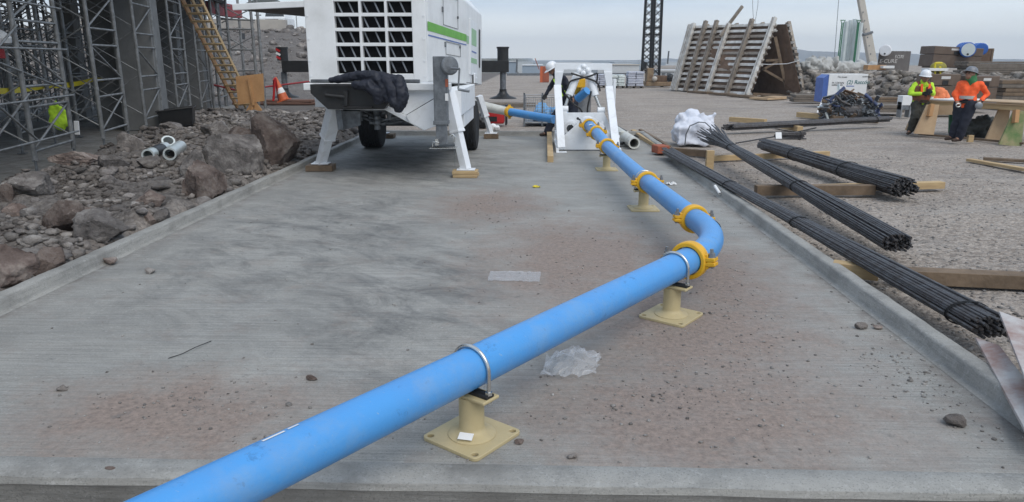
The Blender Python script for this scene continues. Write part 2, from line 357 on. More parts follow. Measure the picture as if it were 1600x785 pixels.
def gravel_mat():
    m = bpy.data.materials.new('gravel_ground'); m.use_nodes = True; n = m.node_tree.nodes; l = m.node_tree.links; b = n['Principled BSDF']; b.inputs['Roughness'].default_value = .95; b.inputs['Specular IOR Level'].default_value = .15
    g = n.new('ShaderNodeNewGeometry'); P = g.outputs['Position']
    def noise(sc, det=6, stretch=None):
        t = n.new('ShaderNodeTexNoise'); t.inputs['Scale'].default_value = sc; t.inputs['Detail'].default_value = det; t.inputs['Roughness'].default_value = .65
        if stretch: mp = n.new('ShaderNodeMapping'); mp.inputs['Scale'].default_value = stretch; l.new(P, mp.inputs[0]); l.new(mp.outputs[0], t.inputs['Vector'])
        else: l.new(P, t.inputs['Vector'])
        return t.outputs[0]
    def ramp(f, a, ca, c, cc):
        r = n.new('ShaderNodeValToRGB'); e = r.color_ramp.elements; e[0].position = a; e[0].color = (*ca, 1); e[1].position = c; e[1].color = (*cc, 1); l.new(f, r.inputs[0]); return r.outputs[0]
    def mix(fac, a, c, bt='MIX'):
        x = n.new('ShaderNodeMix'); x.data_type = 'RGBA'; x.blend_type = bt
        if isinstance(fac, float): x.inputs[0].default_value = fac
        else: l.new(fac, x.inputs[0])
        l.new(a, x.inputs[6]); l.new(c, x.inputs[7]); return x.outputs[2]
    def rng_(f, a, c, lo=0, hi=1):
        r = n.new('ShaderNodeMapRange'); r.inputs[1].default_value = a; r.inputs[2].default_value = c; r.inputs[3].default_value = lo; r.inputs[4].default_value = hi; l.new(f, r.inputs[0]); return r.outputs[0]
    vo = n.new('ShaderNodeTexVoronoi'); vo.inputs['Scale'].default_value = 26; l.new(P, vo.inputs['Vector'])
    vo2 = n.new('ShaderNodeTexVoronoi'); vo2.inputs['Scale'].default_value = 9; l.new(P, vo2.inputs['Vector'])
    sv = n.new('ShaderNodeSeparateColor'); l.new(vo.outputs['Color'], sv.inputs[0])
    base = ramp(noise(.5, 8), .32, (.305, .252, .208), .68, (.49, .418, .352))
    st = ramp(sv.outputs[0], 0, (.14, .12, .105), 1, (.58, .52, .46))
    c = mix(.5, base, st)
    c = mix(rng_(noise(55, 3), .4, .62, 0, .35), c, ramp(noise(3), .3, (.07, .06, .055), .7, (.12, .105, .095)))
    c = mix(rng_(noise(.28, 5, (1, 3.2, 1)), .50, .64, 0, .55), c, ramp(noise(2), .3, (.19, .172, .16), .7, (.26, .24, .22)))
    c = mix(rng_(noise(.55, 7, (1, 2.4, 1)), .52, .68, 0, .45), c, ramp(noise(9), .3, (.36, .33, .30), .7, (.50, .46, .42)))
    # left rubble / dug soil is darker
    sp = n.new('ShaderNodeSeparateXYZ'); l.new(P, sp.inputs[0])
    lf = rng_(sp.outputs[0], -4.6, -4.2, 1, 0)
    dk = ramp(noise(1.7, 9), .3, (.085, .074, .068), .7, (.22, .20, .185))
    dk2 = mix(.4, dk, ramp(sv.outputs[1], 0, (.05, .042, .038), 1, (.25, .23, .21)))
    c = mix(lf, c, dk2)
    # far plain: dry scrub
    ff = rng_(sp.outputs[1], 105, 180, 0, 1); c = mix(ff, c, ramp(noise(.02, 8), .3, (.10, .11, .10), .7, (.25, .24, .21)))
    l.new(c, b.inputs['Base Color'])
    ad = n.new('ShaderNodeMath'); ad.operation = 'ADD'; l.new(vo.outputs['Distance'], ad.inputs[0])
    ml = n.new('ShaderNodeMath'); ml.operation = 'MULTIPLY'; ml.inputs[1].default_value = 1.5; l.new(vo2.outputs['Distance'], ml.inputs[0]); l.new(ml.outputs[0], ad.inputs[1])
    ad2 = n.new('ShaderNodeMath'); ad2.operation = 'SUBTRACT'; l.new(noise(40, 6), ad2.inputs[0]); l.new(ad.outputs[0], ad2.inputs[1])
    bp = n.new('ShaderNodeBump'); bp.inputs['Strength'].default_value = .75; bp.inputs['Distance'].default_value = .03; l.new(ad2.outputs[0], bp.inputs['Height']); l.new(bp.outputs[0], b.inputs['Normal'])
    return m
M['gravel'] = gravel_mat()
g = link('ground', me, M['gravel']); tag(g, kind='structure')

# ---------------------------------------------------------------- concrete pad
def slab_mat(name, kerb=False):
    m = bpy.data.materials.new(name); m.use_nodes = True; n = m.node_tree.nodes; l = m.node_tree.links; b = n['Principled BSDF']; b.inputs['Roughness'].default_value = .8; b.inputs['Specular IOR Level'].default_value = .3
    g = n.new('ShaderNodeNewGeometry'); P = g.outputs['Position']
    def noise(sc, det=6, stretch=None, rough=.6, dist=0, rot=0):
        t = n.new('ShaderNodeTexNoise'); t.inputs['Scale'].default_value = sc; t.inputs['Detail'].default_value = det; t.inputs['Roughness'].default_value = rough; t.inputs['Distortion'].default_value = dist
        if stretch:
            q0 = n.new('ShaderNodeMapping'); q0.inputs['Rotation'].default_value = (0, 0, R(rot)); l.new(P, q0.inputs[0])
            mp = n.new('ShaderNodeMapping'); mp.inputs['Scale'].default_value = stretch; l.new(q0.outputs[0], mp.inputs[0]); l.new(mp.outputs[0], t.inputs['Vector'])
        else: l.new(P, t.inputs['Vector'])
        return t.outputs[0]
    def rng_(f, a, c, lo=0, hi=1):
        r = n.new('ShaderNodeMapRange'); r.inputs[1].default_value = a; r.inputs[2].default_value = c; r.inputs[3].default_value = lo; r.inputs[4].default_value = hi; l.new(f, r.inputs[0]); return r.outputs[0]
    def mixc(fac, a, col):
        x = n.new('ShaderNodeMix'); x.data_type = 'RGBA'; l.new(fac, x.inputs[0]); l.new(a, x.inputs[6])
        if isinstance(col, tuple): x.inputs[7].default_value = (*col, 1)
        else: l.new(col, x.inputs[7])
        return x.outputs[2]
    def math_(op, a, c):
        x = n.new('ShaderNodeMath'); x.operation = op
        for i, k in enumerate((a, c)):
            if isinstance(k, (int, float)): x.inputs[i].default_value = k
            else: l.new(k, x.inputs[i])
        return x.outputs[0]
    r = n.new('ShaderNodeValToRGB'); e = r.color_ramp.elements; e[0].position = .3; e[0].color = (.245, .240, .222, 1); e[1].position = .7; e[1].color = (.375, .365, .335, 1); l.new(noise(.9, 9), r.inputs[0]); c = r.outputs[0]
    broom = noise(1, 5, (1.1, 55, 1) if not kerb else (3, 3, 30), .75)
    c = mixc(rng_(broom, .46, .66, 0, .5), c, (.12, .12, .115)); c = mixc(rng_(noise(95, 3), .56, .66, 0, .55), c, (.10, .10, .095)); c = mixc(rng_(noise(34, 5, None, .75), .57, .64, 0, .5), c, (.44, .43, .41))
    c = mixc(rng_(noise(1, 4, (.5, 24, 1)), .52, .68, 0, .28), c, (.36, .36, .35))
    if not kerb:
        # swept dark water / tyre smears
        smear = noise(1.5, 12, (1, 1.9, 1), .8, .5, 32)
        sp = n.new('ShaderNodeSeparateXYZ'); l.new(P, sp.inputs[0])
        def blob(cx, cy, rx, ry):
            a = math_('DIVIDE', math_('SUBTRACT', sp.outputs[0], cx), rx); d = math_('DIVIDE', math_('SUBTRACT', sp.outputs[1], cy), ry)
            return rng_(math_('SQRT', math_('ADD', math_('MULTIPLY', a, a), math_('MULTIPLY', d, d)), 0), .25, 1.15, 1, 0)
        def many(lst):
            f = None
            for t in lst: q = blob(*t); f = q if f is None else math_('MAXIMUM', f, q)
            return f
        dark = many([(-2.5, 8.0, 1.6, 3.4), (-1.0, 5.8, 1.0, 2.2), (-2.2, 14, 2.2, 4)])
        dfac = math_('MULTIPLY', rng_(smear, .44, .62, 0, 1), rng_(dark, 0, .8, .12, .68)); c = mixc(dfac, c, (.07, .072, .073))
        dust = many([(.45, 7.0, 1.3, 2.3), (1.2, 5.0, 1.2, 1.6), (.95, 3.7, 1.4, 1.0), (-2.0, 3.6, 1.1, .7), (-.6, 9.6, 1.0, 1.5), (1.5, 6.4, 1.0, 2.0)])
        dn = noise(2.6, 12, None, .80)
        df = math_('MULTIPLY', rng_(math_('ADD', math_('MULTIPLY', dust, .42), dn), .52, .90, 0, 1), .92)
        dc = n.new('ShaderNodeValToRGB'); e = dc.color_ramp.elements; e[0].position = .35; e[0].color = (.15, .118, .10, 1); e[1].position = .65; e[1].color = (.33, .255, .212, 1); l.new(noise(24, 9, None, .82), dc.inputs[0])
        c = mixc(df, c, dc.outputs[0])
    else:
        c = mixc(rng_(noise(2.2, 8), .5, .68, 0, .5), c, (.115, .11, .10))
    if not kerb:
        # soil gathered along the foot of the kerbs, and small damp or oily spots
        e1_ = rng_(sp.outputs[0], XR - .32, XR - .02, 0, 1); e2_ = rng_(sp.outputs[0], XL + .02, XL + .26, 1, 0); en = rng_(noise(4.5, 9, None, .75), .42, .62, 0, 1)
        c = mixc(math_('MULTIPLY', math_('MAXIMUM', e1_, e2_), math_('MULTIPLY', en, .75)), c, (.13, .108, .095))
        c = mixc(rng_(noise(5.5, 10, None, .7), .60, .68, 0, .45), c, (.11, .11, .108))
    # pale scuffs
    c = mixc(rng_(noise(5, 8, (1, 2, 1), .8, 2), .6, .72, 0, .4), c, (.42, .42, .41))
    if kerb: c = mixc(rng_(noise(1.2, 6), .35, .65, 0, .3), c, (.30, .29, .27))
    l.new(c, b.inputs['Base Color'])
    l.new(rng_(noise(2, 4), .3, .7, .6, .9), b.inputs['Roughness'])
    bp = n.new('ShaderNodeBump'); bp.inputs['Strength'].default_value = .55; bp.inputs['Distance'].default_value = .008
    l.new(math_('ADD', broom, math_('MULTIPLY', noise(60, 6), .7)), bp.inputs['Height']); l.new(bp.outputs[0], b.inputs['Normal'])
    return m
M['slab'] = slab_mat('broomed_concrete'); M['kerb'] = slab_mat('kerb_concrete', True)
mb = MB(); mb.bb((XL - .13, YN, -.3), (XR + .13, YF + .13, 0)); o = mb.build('concrete_pad', M['slab'], bevel=.008, origin=(0, 0, 0)); tag(o, kind='structure')
# worn kerb: swept uneven profile
def kerb(name, p0, p1, side, wd=.14, ht=.118):
    p0 = V(p0); p1 = V(p1); d = (p1 - p0); ln = d.length; d /= ln; s = V(side); n = int(ln / .06); vs = []; fs = []
    for i in range(n + 1):
        t = i / n * ln; c = p0 + d * t
        a = mnoise.noise(V((t * 1.3, s.x * 5, 3))) * .007; b = mnoise.noise(V((t * 7, s.x * 3, 9))) * .003; e = mnoise.noise(V((t * 2.7, s.y * 4, 29))) * .008
        h = ht + a + b
        prof = [(-.05 + 0, .002), (-.012 + e * .5, .006), (0 + b, .02), (.006 + b, h - .018), (.018 + b, h - .004), (.03 + b, h), (wd - .03 + e, h + b), (wd - .008 + e, h - .01), (wd + e, h - .03), (wd + .01 + e, -.28)]
        for u, z in prof: vs.append(c + s * u + V((0, 0, z)))
    k = 10
    for i in range(n):
        for j in range(k - 1): fs.append((i * k + j, i * k + j + 1, (i + 1) * k + j + 1, (i + 1) * k + j))
    fs.append(tuple(range(k))); fs.append(tuple(n * k + j for j in range(k - 1, -1, -1)))
    m = MB(); m.add(vs, fs); o = m.build(name, M['kerb'], smooth=50, origin=(0, 0, 0)); tag(o, kind='structure'); return o
kerb('kerb', (XL, YN - .0, 0), (XL, YF + .14, 0), (-1, 0, 0))
kerb('kerb', (XR, YN - .3, 0), (XR, YF + .14, 0), (1, 0, 0))
kerb('kerb', (XL - .13, YF, 0), (XR + .13, YF, 0), (0, 1, 0))
# front lip of the pad
n = 110; vs = []; fs = []
for i in range(n + 1):
    x = XL + (XR - XL) * i / n
    a = mnoise.noise(V((x * 2, 5, 1))) * .010; b = mnoise.noise(V((x * 9, 2, 4))) * .005
    for yy, zz in ((3.135, .003), (3.125 + b, .012), (3.0 + a, .012 + b * .6), (2.965 + a, .002 + b), (2.955 + a, -.03), (2.97, -.045), (3.0, -.5)): vs.append((x, yy, zz))
for i in range(n):
    for j in range(6): fs.append((i * 7 + j, i * 7 + j + 1, (i + 1) * 7 + j + 1, (i + 1) * 7 + j))
m_ = MB(); m_.add(vs, fs); o = m_.build('pad_lip', M['kerb'], smooth=50, origin=(0, 0, 0)); tag(o, kind='structure')

# ================================================================ PIPELINE
PR = .105
pl = thing('delivery_pipeline', (0, 0, 0), 'sky blue steel delivery pipeline with yellow clamps bending across the concrete pad', 'pipeline')
def arc(p0, c, p1, n=14):   # quadratic bezier through control point
    p0 = V(p0); c = V(c); p1 = V(p1); return [(p0 * (1 - t) ** 2 + c * 2 * t * (1 - t) + p1 * t * t) for t in [i / n for i in range(n + 1)]]
E0 = V((1.205, 5.50, .385)); E1 = V((1.555, 7.02, .385)); a_dir = (V((1.0, 5.22, .385)) - V((-1.2, 2.23, .385))).normalized()
MB().tube([V((-1.75, 1.47, .385)), V((-.3, 3.43, .385)), E0], PR, 40).build('pipe', M['pipeblue'], pl, smooth=40)
corner = V((1.70, 6.18, .385))
MB().tube(arc(E0, corner, E1), PR, 40).build('elbow', M['pipeblue'], pl, smooth=60)
Q1 = V((1.415, 9.15, .39)); Q2 = V((1.265, 12.75, .40))
MB().tube([E1, Q1], PR, 40).build('pipe', M['pipeblue'], pl, smooth=40)
Q3 = V((1.24, 13.5, .45)); Q4 = V((1.19, 14.3, .50)); Q5 = V((1.12, 15.25, .545)); Q6 = V((1.10, 15.75, .56))
MB().tube([Q1, Q2], PR, 36).build('pipe', M['pipeblue'], pl, smooth=40)
MB().tube([Q2, Q3, Q4], PR, 32).build('elbow', M['pipeblue'], pl, smooth=60)
MB().tube([Q4, Q6], PR, 32).build('pipe', M['pipeblue'], pl, smooth=60)
def coupling(c, d, sc=1.0, roll=0):
    c = V(c); d = V(d).normalized(); side = d.cross(V((0, 0, 1))).normalized(); up = side.cross(d)
    Rm = Matrix((side, d, up)).transposed() @ Matrix.Rotation(R(roll), 3, 'Y')
    m = MB()
    prof = [(PR + .001, -.042), (PR + .026, -.042), (PR + .034, -.034), (PR + .036, -.015), (PR + .036, .015), (PR + .034, .034), (PR + .026, .042), (PR + .001, .042)]
    t = MB(); n = 40
    t.lathe((0, 0, 0), prof, n, axis=(0, 1, 0)); t.f = t.f[:-2]
    for j in range(n): t.f.append((j, (j + 1) % n, 7 * n + (j + 1) % n, 7 * n + j))
    for s in (-1, 1):   # lugs
        t.box((s * (PR + .058), 0, .017), (.085, .070, .026)); t.box((s * (PR + .058), 0, -.017), (.085, .070, .026))
        t.box((s * (PR + .032), 0, .03), (.032, .052, .045)); t.box((s * (PR + .032), 0, -.03), (.032, .052, .045))
        t.tube([(s * (PR + .058), 0, -.034), (s * (PR + .066), 0, .030)], .034, 12)
    m.add([c + Rm @ (V(v) * sc) for v in t.v], t.f)
    cp = m.build('coupling', M['yellow'], pl, smooth=35, bevel=.003, seg=1)
    for s in (-1, 1):
        b = MB(); x = s * (PR + .070)
        b.tube([c + Rm @ (V((x, 0, -.05)) * sc), c + Rm @ (V((x, 0, .092)) * sc)], .013 * sc, 10)
        b.tube([c + Rm @ (V((x, 0, .028)) * sc), c + Rm @ (V((x, 0, .062)) * sc)], .024 * sc, 6)
        b.tube([c + Rm @ (V((x, 0, .030)) * sc), c + Rm @ (V((x, 0, .036)) * sc)], .031 * sc, 14)
        b.tube([c + Rm @ (V((x, 0, -.042)) * sc), c + Rm @ (V((x, 0, -.024)) * sc)], .018 * sc, 6)
        b.build('bolt', M['galv'], cp, smooth=30)
coupling(E0, corner - E0, 1.06, -6); coupling(E1, E1 - corner, 1.0, 4); coupling(Q1, Q2 - Q1, 1.0, 0)
coupling(Q2 + V((-.0, .1, .01)), Q3 - Q2, 1.0, 5); coupling(Q4, Q5 - Q4, 1.0, -8); coupling(Q5 + V((0, .1, .0)), Q6 - Q5, 1.05, 5)
# stickers on the pipe
def wrap_patch(c, d, a0, a1, ln, name, m):
    c = V(c); d = V(d).normalized(); side = d.cross(V((0, 0, 1))).normalized(); up = side.cross(d); n = 7; vs = []; fs = []
    for i in range(n + 1):
        a = R(a0 + (a1 - a0) * i / n); rr = PR + .0022
        for t in (-ln / 2, ln / 2): vs.append(c + side * math.cos(a) * rr + up * math.sin(a) * rr + d * t)
    for i in range(n): fs.append((2 * i, 2 * i + 1, 2 * i + 3, 2 * i + 2))
    MB().add(vs, fs).build(name, m, pl, smooth=60)
wrap_patch((1.585, 6.55, .385), (-.05, 1, 0), 15, 62, .10, 'label', M['paper'])
wrap_patch((1.586, 6.50, .385), (-.05, 1, 0), 18, 40, .03, 'label', M['inkblack'])
wrap_patch((1.13, 14.75, .52), Q5 - Q4, 85, 120, .12, 'label', M['paper'])

wrap_patch((-.985, 2.5, .385), a_dir, 96, 104, .10, 'scraped_paint', M['paper'])
wrap_patch((-.93, 2.575, .385), a_dir, 99, 106, .05, 'scraped_paint', M['paper'])
# supports
def make_support():
    r = thing('pipe_support', (0, 0, 0), 'x', 'pipe stand', 'beige pipe stands under the blue pipeline')
    # base plate with four holes
    bm = bmesh.new(); hs = .185; T = .02
    outer = []; cr_ = .03
    for cx, cy, a0 in ((hs - cr_, hs - cr_, 0), (-hs + cr_, hs - cr_, 90), (-hs + cr_, -hs + cr_, 180), (hs - cr_, -hs + cr_, 270)):
        for k in range(6): a = R(a0 + 18 * k); outer.append((cx + cr_ * math.cos(a), cy + cr_ * math.sin(a)))
    def loop(pts): vs = [bm.verts.new((x, y, T)) for x, y in pts]; return [bm.edges.new((vs[i], vs[(i + 1) % len(vs)])) for i in range(len(vs))]
    es = loop(outer)
    for sx_ in (-1, 1):
        for sy in (-1, 1): es += loop([(sx_ * .15 + .018 * math.cos(2 * math.pi * k / 16), sy * .15 + .018 * math.sin(2 * math.pi * k / 16)) for k in range(16)])
    bmesh.ops.triangle_fill(bm, use_beauty=True, use_dissolve=False, edges=es)
    ret = bmesh.ops.extrude_face_region(bm, geom=bm.faces[:]); bmesh.ops.translate(bm, verts=[v for v in ret['geom'] if isinstance(v, bmesh.types.BMVert)], vec=(0, 0, -T))
    bmesh.ops.recalc_face_normals(bm, faces=bm.faces); me = bpy.data.meshes.new('base_plate'); bm.to_mesh(me); bm.free(); me.set_sharp_from_angle(angle=R(30))
    o = link('base_plate', me, M['beige'], r); b = o.modifiers.new('b', 'BEVEL'); b.width = .003; b.segments = 2; b.limit_method = 'ANGLE'
    MB().lathe((0, 0, .021), [(.125, 0), (.124, .004), (.112, .010), (.095, .016), (.075, .026), (.0675, .036), (.0655, .048), (.0655, .215)], 40).build('post', M['beige'], r, smooth=30)
    MB().box((0, 0, .245), (.125, .27, .018)).build('saddle_plate', M['beige'], r, bevel=.006)
    m = MB(); m.box((0, 0, .262), (.06, .255, .016)); m.tube([(0, 0, .266), (0, .0, .272)], .02, 8)
    m.build('rubber_pad', M['inkblack'], r, bevel=.006)
    u = [(0, -(PR + .012), .225), (0, -(PR + .012), .38)] + [(0, -(PR + .012) * math.cos(R(a)), .385 + (PR + .012) * math.sin(R(a))) for a in range(8, 180, 8)] + [(0, (PR + .012), .38), (0, (PR + .012), .225)]
    ub = MB().tube(u, .0105, 12).build('u_bolt', M['zinc'], r, smooth=60)
    for s in (-1, 1):
        MB().tube([(0, s * (PR + .012), .271), (0, s * (PR + .012), .287)], .019, 6).build('nut', M['zinc'], ub); MB().tube([(0, s * (PR + .012), .222), (0, s * (PR + .012), .236)], .019, 6).build('nut', M['zinc'], ub)
    m = MB(); 
    for a in (0,): m.box((-.088, -.036, .052), (.045, .075, .0015), Matrix.Rotation(R(24), 3, 'Z') @ Matrix.Rotation(R(-20), 3, 'Y'))
    m.build('paper_label', M['paper'], r)
    return r
sup = make_support()
spots = [((-.315, 3.41), a_dir, 'nearest beige pipe stand with a square base plate and torn paper label'),
         ((1.045, 5.28), V((.6, .8, 0)), 'beige pipe stand just before the pipeline elbow, second from the front'),
         ((1.415, 9.38), Q2 - Q1, 'beige pipe stand beyond the elbow, third from the front'),
         ((1.262, 12.85), Q2 - Q1, 'farthest beige pipe stand, just in front of the white gate frame')]
for i, (p, d, lb) in enumerate(spots):
    o = sup if i == 0 else copy_tree(sup); o.location = (p[0], p[1], 0); o.rotation_euler[2] = math.atan2(d[1], d[0]); o['label'] = lb
    if i: 
        for ch in list(o.children):
            if ch.name.startswith('paper_label'): bpy.data.objects.remove(ch)

# ================================================================ CONCRETE PUMP
pp = thing('concrete_pump', (-2.6, 12.4, 0), 'white trailer concrete pump with louvred radiator grille and green side stripe', 'concrete pump')
SL = .045
def S(x, y, z): return V((x, y, z - (y - 12) * SL))
ZB, ZT = 1.53, 3.35
foot = [(-3.62, 12.12), (-1.74, 12.12), (-1.345, 14.5), (-1.22, 16.9), (-1.42, 17.6), (-3.75, 17.6), (-3.98, 14.5)]
bm_ = MB(); n = len(foot)
vs = [S(x, y, ZB) for x, y in foot] + [S(x + (.02 if x > -2.5 else -.0), y, ZT - .3) for x, y in foot] + [S(-2.6 + (x + 2.6) * .82, 14.8 + (y - 14.8) * .93, ZT) for x, y in foot]
fs = [tuple(range(n - 1, -1, -1)), tuple(2 * n + j for j in range(n))]
for k in range(2):
    for i in range(n): fs.append((k * n + i, k * n + (i + 1) % n, (k + 1) * n + (i + 1) % n, (k + 1) * n + i))
bm_.add(vs, fs); body = bm_.build('body', M['white'], pp, bevel=.03, seg=3)
# grille front: bars in front of a dark radiator
gx0, gx1, gz0 = -3.19, -1.96, 1.66; th = .10
gr = MB(); Y0, Y1 = 12.0, 12.118
gr.bb((-3.66, Y0, ZB), (gx0, Y1, ZT - .25)); gr.bb((gx1, Y0, ZB), (-1.735, Y1, ZT - .25)); gr.bb((gx0, Y0, ZB), (gx1, Y1, gz0))
gr.bb((gx0, Y0, 3.02), (gx1, Y1, ZT - .25))
gb = gr.build('grille_frame', M['white'], pp, bevel=.012)
rows = 6; rh = (3.02 - gz0) / rows; cw = (gx1 - gx0) / 3
gv = MB()
for i in range(1, rows): gv.bb((gx0, Y0 + .002, gz0 + i * rh - .026), (gx1, Y1, gz0 + i * rh + .026))
for j in (1, 2): gv.bb((gx0 + j * cw - .02, Y0 - .002, gz0), (gx0 + j * cw + .02, Y1 - .002, 3.02))
gv.build('grille_bars', M['white'], pp, bevel=.004)
MB().bb((gx0, Y1 + .0, gz0), (gx1, Y1 + .035, 3.02)).build('radiator', M['grille_dark'], pp)
fl = MB()
for i in range(rows):
    zb = gz0 + i * rh + .03; zt = gz0 + (i + 1) * rh - .03
    for j in range(3):
        for k in range(2):
            x = gx0 + j * cw + .06 + k * .18
            MB().bar((x + .06, Y0 + .05, zb), (x - .02, Y0 + .085, zt), .022, .012, up=(0, 1, 0)).build('grille_louvre', M['galv'], pp)
# bolts round the grille panel
bt = MB()
for z in (1.62, 1.86, 2.2, 2.55, 2.9):
    for x in (-3.62, -1.775): MB().tube([(x, Y0 - .012, z), (x, Y0 + .005, z)], .014, 8).build('panel_bolt', M['white2'], pp, smooth=30)
def side_pt(t, z, off=.004, seg=(1, 2)):
    a = V((*foot[seg[0]], 0)); b = V((*foot[seg[1]], 0)); p = a + (b - a) * t; nrm = (b - a).cross(V((0, 0, 1))).normalized()
    k = .02 * (z - ZB) / (ZT - .3 - ZB)
    p = p + nrm * off; return S(p.x + k, p.y, z)
def side_quad(name, m, t0, t1, z0, z1, seg=(1, 2), off=.006, z0b=None, z1b=None, th=.004):
    z0b = z0 if z0b is None else z0b; z1b = z1 if z1b is None else z1b
    pts = [side_pt(t0, z0, off, seg), side_pt(t1, z0b, off, seg), side_pt(t1, z1b, off, seg), side_pt(t0, z1, off, seg)]
    a = V((*foot[seg[0]], 0)); b = V((*foot[seg[1]], 0)); nrm = (b - a).cross(V((0, 0, 1))).normalized()
    return MB().prism(pts, -nrm * th).build(name, m, pp)
side_quad('green_stripe', M['green'], .0, 1, 2.335, 2.475, z0b=2.32, z1b=2.45)
side_quad('blue_stripe', M['bluep'], .01, 1, 2.255, 2.275, z0b=2.25, z1b=2.268)
side_quad('seam', M['seam'], 0, 1, 1.518, 1.53); side_quad('seam', M['seam'], 0, .7, 1.55, 1.562, seg=(2, 3))
for (t0, t1, z0, z1) in ((.36, .75, 2.50, 3.0), (.42, .82, 2.02, 2.23)):
    m = MB()
    P_ = [side_pt(t0, z0, .007), side_pt(t1, z0, .007), side_pt(t1, z1, .007), side_pt(t0, z1, .007)]
    for i in range(4): m.bar(P_[i], P_[(i + 1) % 4], .007, .006)
    m.build('hatch', M['seam'], pp)
hd = MB()
for (t, z) in ((.34, 2.74), (.74, 2.70), (.40, 2.18), (.80, 2.19)):
    p = side_pt(t, z, .012); hd.box(p, (.03, .05, .09 if t < .5 else .045))
hd.build('latch', M['galvdark'], pp, bevel=.006)
side_quad('side_panel', M['white2'], .18, .62, 1.72, 2.78, seg=(2, 3), off=.022, th=.02)
side_quad('decal', M['palegreen'], .25, .55, 2.3, 2.62, seg=(2, 3), off=.026)
side_quad('decal', M['palegreen'], .22, .58, 1.95, 2.05, seg=(2, 3), off=.026)
side_quad('decal', M['bluep'], .26, .55, 2.16, 2.19, seg=(2, 3), off=.026)
side_quad('decal', M['palegreen'], .02, .14, 2.30, 2.44, seg=(2, 3), off=.008)
side_quad('vent_strip', M['black'], .78, .86, 1.9, 2.7, seg=(2, 3), off=.012)
p = side_pt(.45, 1.66, .03, (2, 3)); MB().box(p, (.03, .5, .2)).box(p + V((.02, .1, .0)), (.02, .16, .035)).build('side_hatch', M['white2'], pp, bevel=.02)
# open left side door held up as a canopy
MB().bar((-4.86, 12.15, 2.69), (-3.66, 12.02, 2.73), .03, .10).build('door_edge', M['white'], pp, bevel=.01)
cn = MB(); cn.prism([(-4.85, 12.17, 2.70), (-3.66, 12.05, 2.74), (-3.66, 14.3, 2.60), (-4.78, 12.9, 2.66)], (0, 0, .03)); cn.build('raised_door', M['black'], pp)
# shelf, tray, chassis
MB().bb((-3.70, 11.80, 1.405), (-1.36, 12.10, 1.515)).build('shelf', M['white'], pp, bevel=.012)
MB().bar((-3.58, 11.86, 1.548), (-1.84, 11.86, 1.548), .1, .055).build('rubber_edge', M['galvdark'], pp, bevel=.01)
def pxp(pts, Y): return [A(x, y, Y) for x, y in pts]
MB().prism(pxp([(484, 132), (612, 132), (614, 152), (600, 171), (512, 171), (485, 146)], 11.55), (0, .24, 0)).build('tow_bracket', M['black'], pp, bevel=.01)
tb = MB(); tb.tube([A(509, 149, 11.5), A(539, 152, 11.5)], .03, 12); tb.bar(A(541, 142, 11.5), A(541, 167, 11.5), .05, .05); tb.bar(A(534, 167, 11.5), A(582, 168, 11.5), .05, .03); tb.bar(A(500, 133, 11.5), A(600, 134, 11.5), .04, .03)
tb.build('hitch', M['black'], pp, smooth=40)
MB().prism(pxp([(506, 170.5), (601, 172), (661, 204), (672, 201), (606, 167), (606, 164), (512, 164)], 11.82), (0, .5, 0)).build('chassis_plate', M['white2'], pp, bevel=.006)
MB().prism(pxp([(606, 128), (684, 128), (684, 150), (634, 180), (612, 166)], 11.9), (0, .05, 0)).build('chassis_plate', M['white2'], pp)
MB().prism(pxp([(634, 181), (686, 150.5), (686, 196), (663, 204), (640, 192)], 11.78), (0, .28, 0)).build('chassis_bracket', M['white2'], pp, bevel=.008)
MB().prism(pxp([(524, 172), (533, 172), (537, 203), (528, 203)], 11.9), (0, .06, 0)).prism(pxp([(533, 172), (563, 172), (563, 196), (537, 203)], 12.1), (0, .06, 0)).build('side_bracket', M['galvdark'], pp)
MB().bb((-3.25, 12.1, 1.06), (-1.65, 17.4, 1.30)).build('chassis', M['galvdark'], pp)
MB().bb((-1.52, 12.2, .98), (-1.22, 15.0, 1.40)).bb((-1.36, 13.0, .72), (-1.25, 15.0, 1.0)).build('side_skirt', M['white2'], pp, bevel=.01)
MB().bb((-3.95, 13.2, 1.05), (-3.6, 15.4, 1.42)).build('side_skirt', M['white2'], pp, bevel=.01)
MB().tube([(-3.8, 15.9, .56), (-1.3, 15.9, .56)], .08, 14).bb((-3.0, 15.2, .6), (-2.0, 16.6, 1.1)).build('axle', M['galvdark'], pp)
vl = MB()
for k, (x, y, z) in enumerate([(-2.95, 12.35, 1.0), (-2.7, 12.5, .93), (-2.45, 12.4, 1.02), (-2.2, 12.6, .95), (-2.65, 12.3, .86)]):
    vl.tube([(x, y, z + .1), (x, y, z - .12)], .05, 10); vl.tube([(x - .13, y, z), (x + .13, y + .05, z - .03)], .028, 8); vl.sph((x, y, z), .07, 10, 8)
vl.tube([(-3.1, 12.5, .99), (-2.7, 12.35, .86), (-2.3, 12.4, .95), (-1.9, 12.7, 1.0)], .022, 8); vl.tube([(-3.0, 12.7, 1.05), (-2.5, 12.5, .82), (-2.0, 12.8, .9)], .02, 8)
vl.build('valve_block', M['galvdark'], pp, smooth=50)
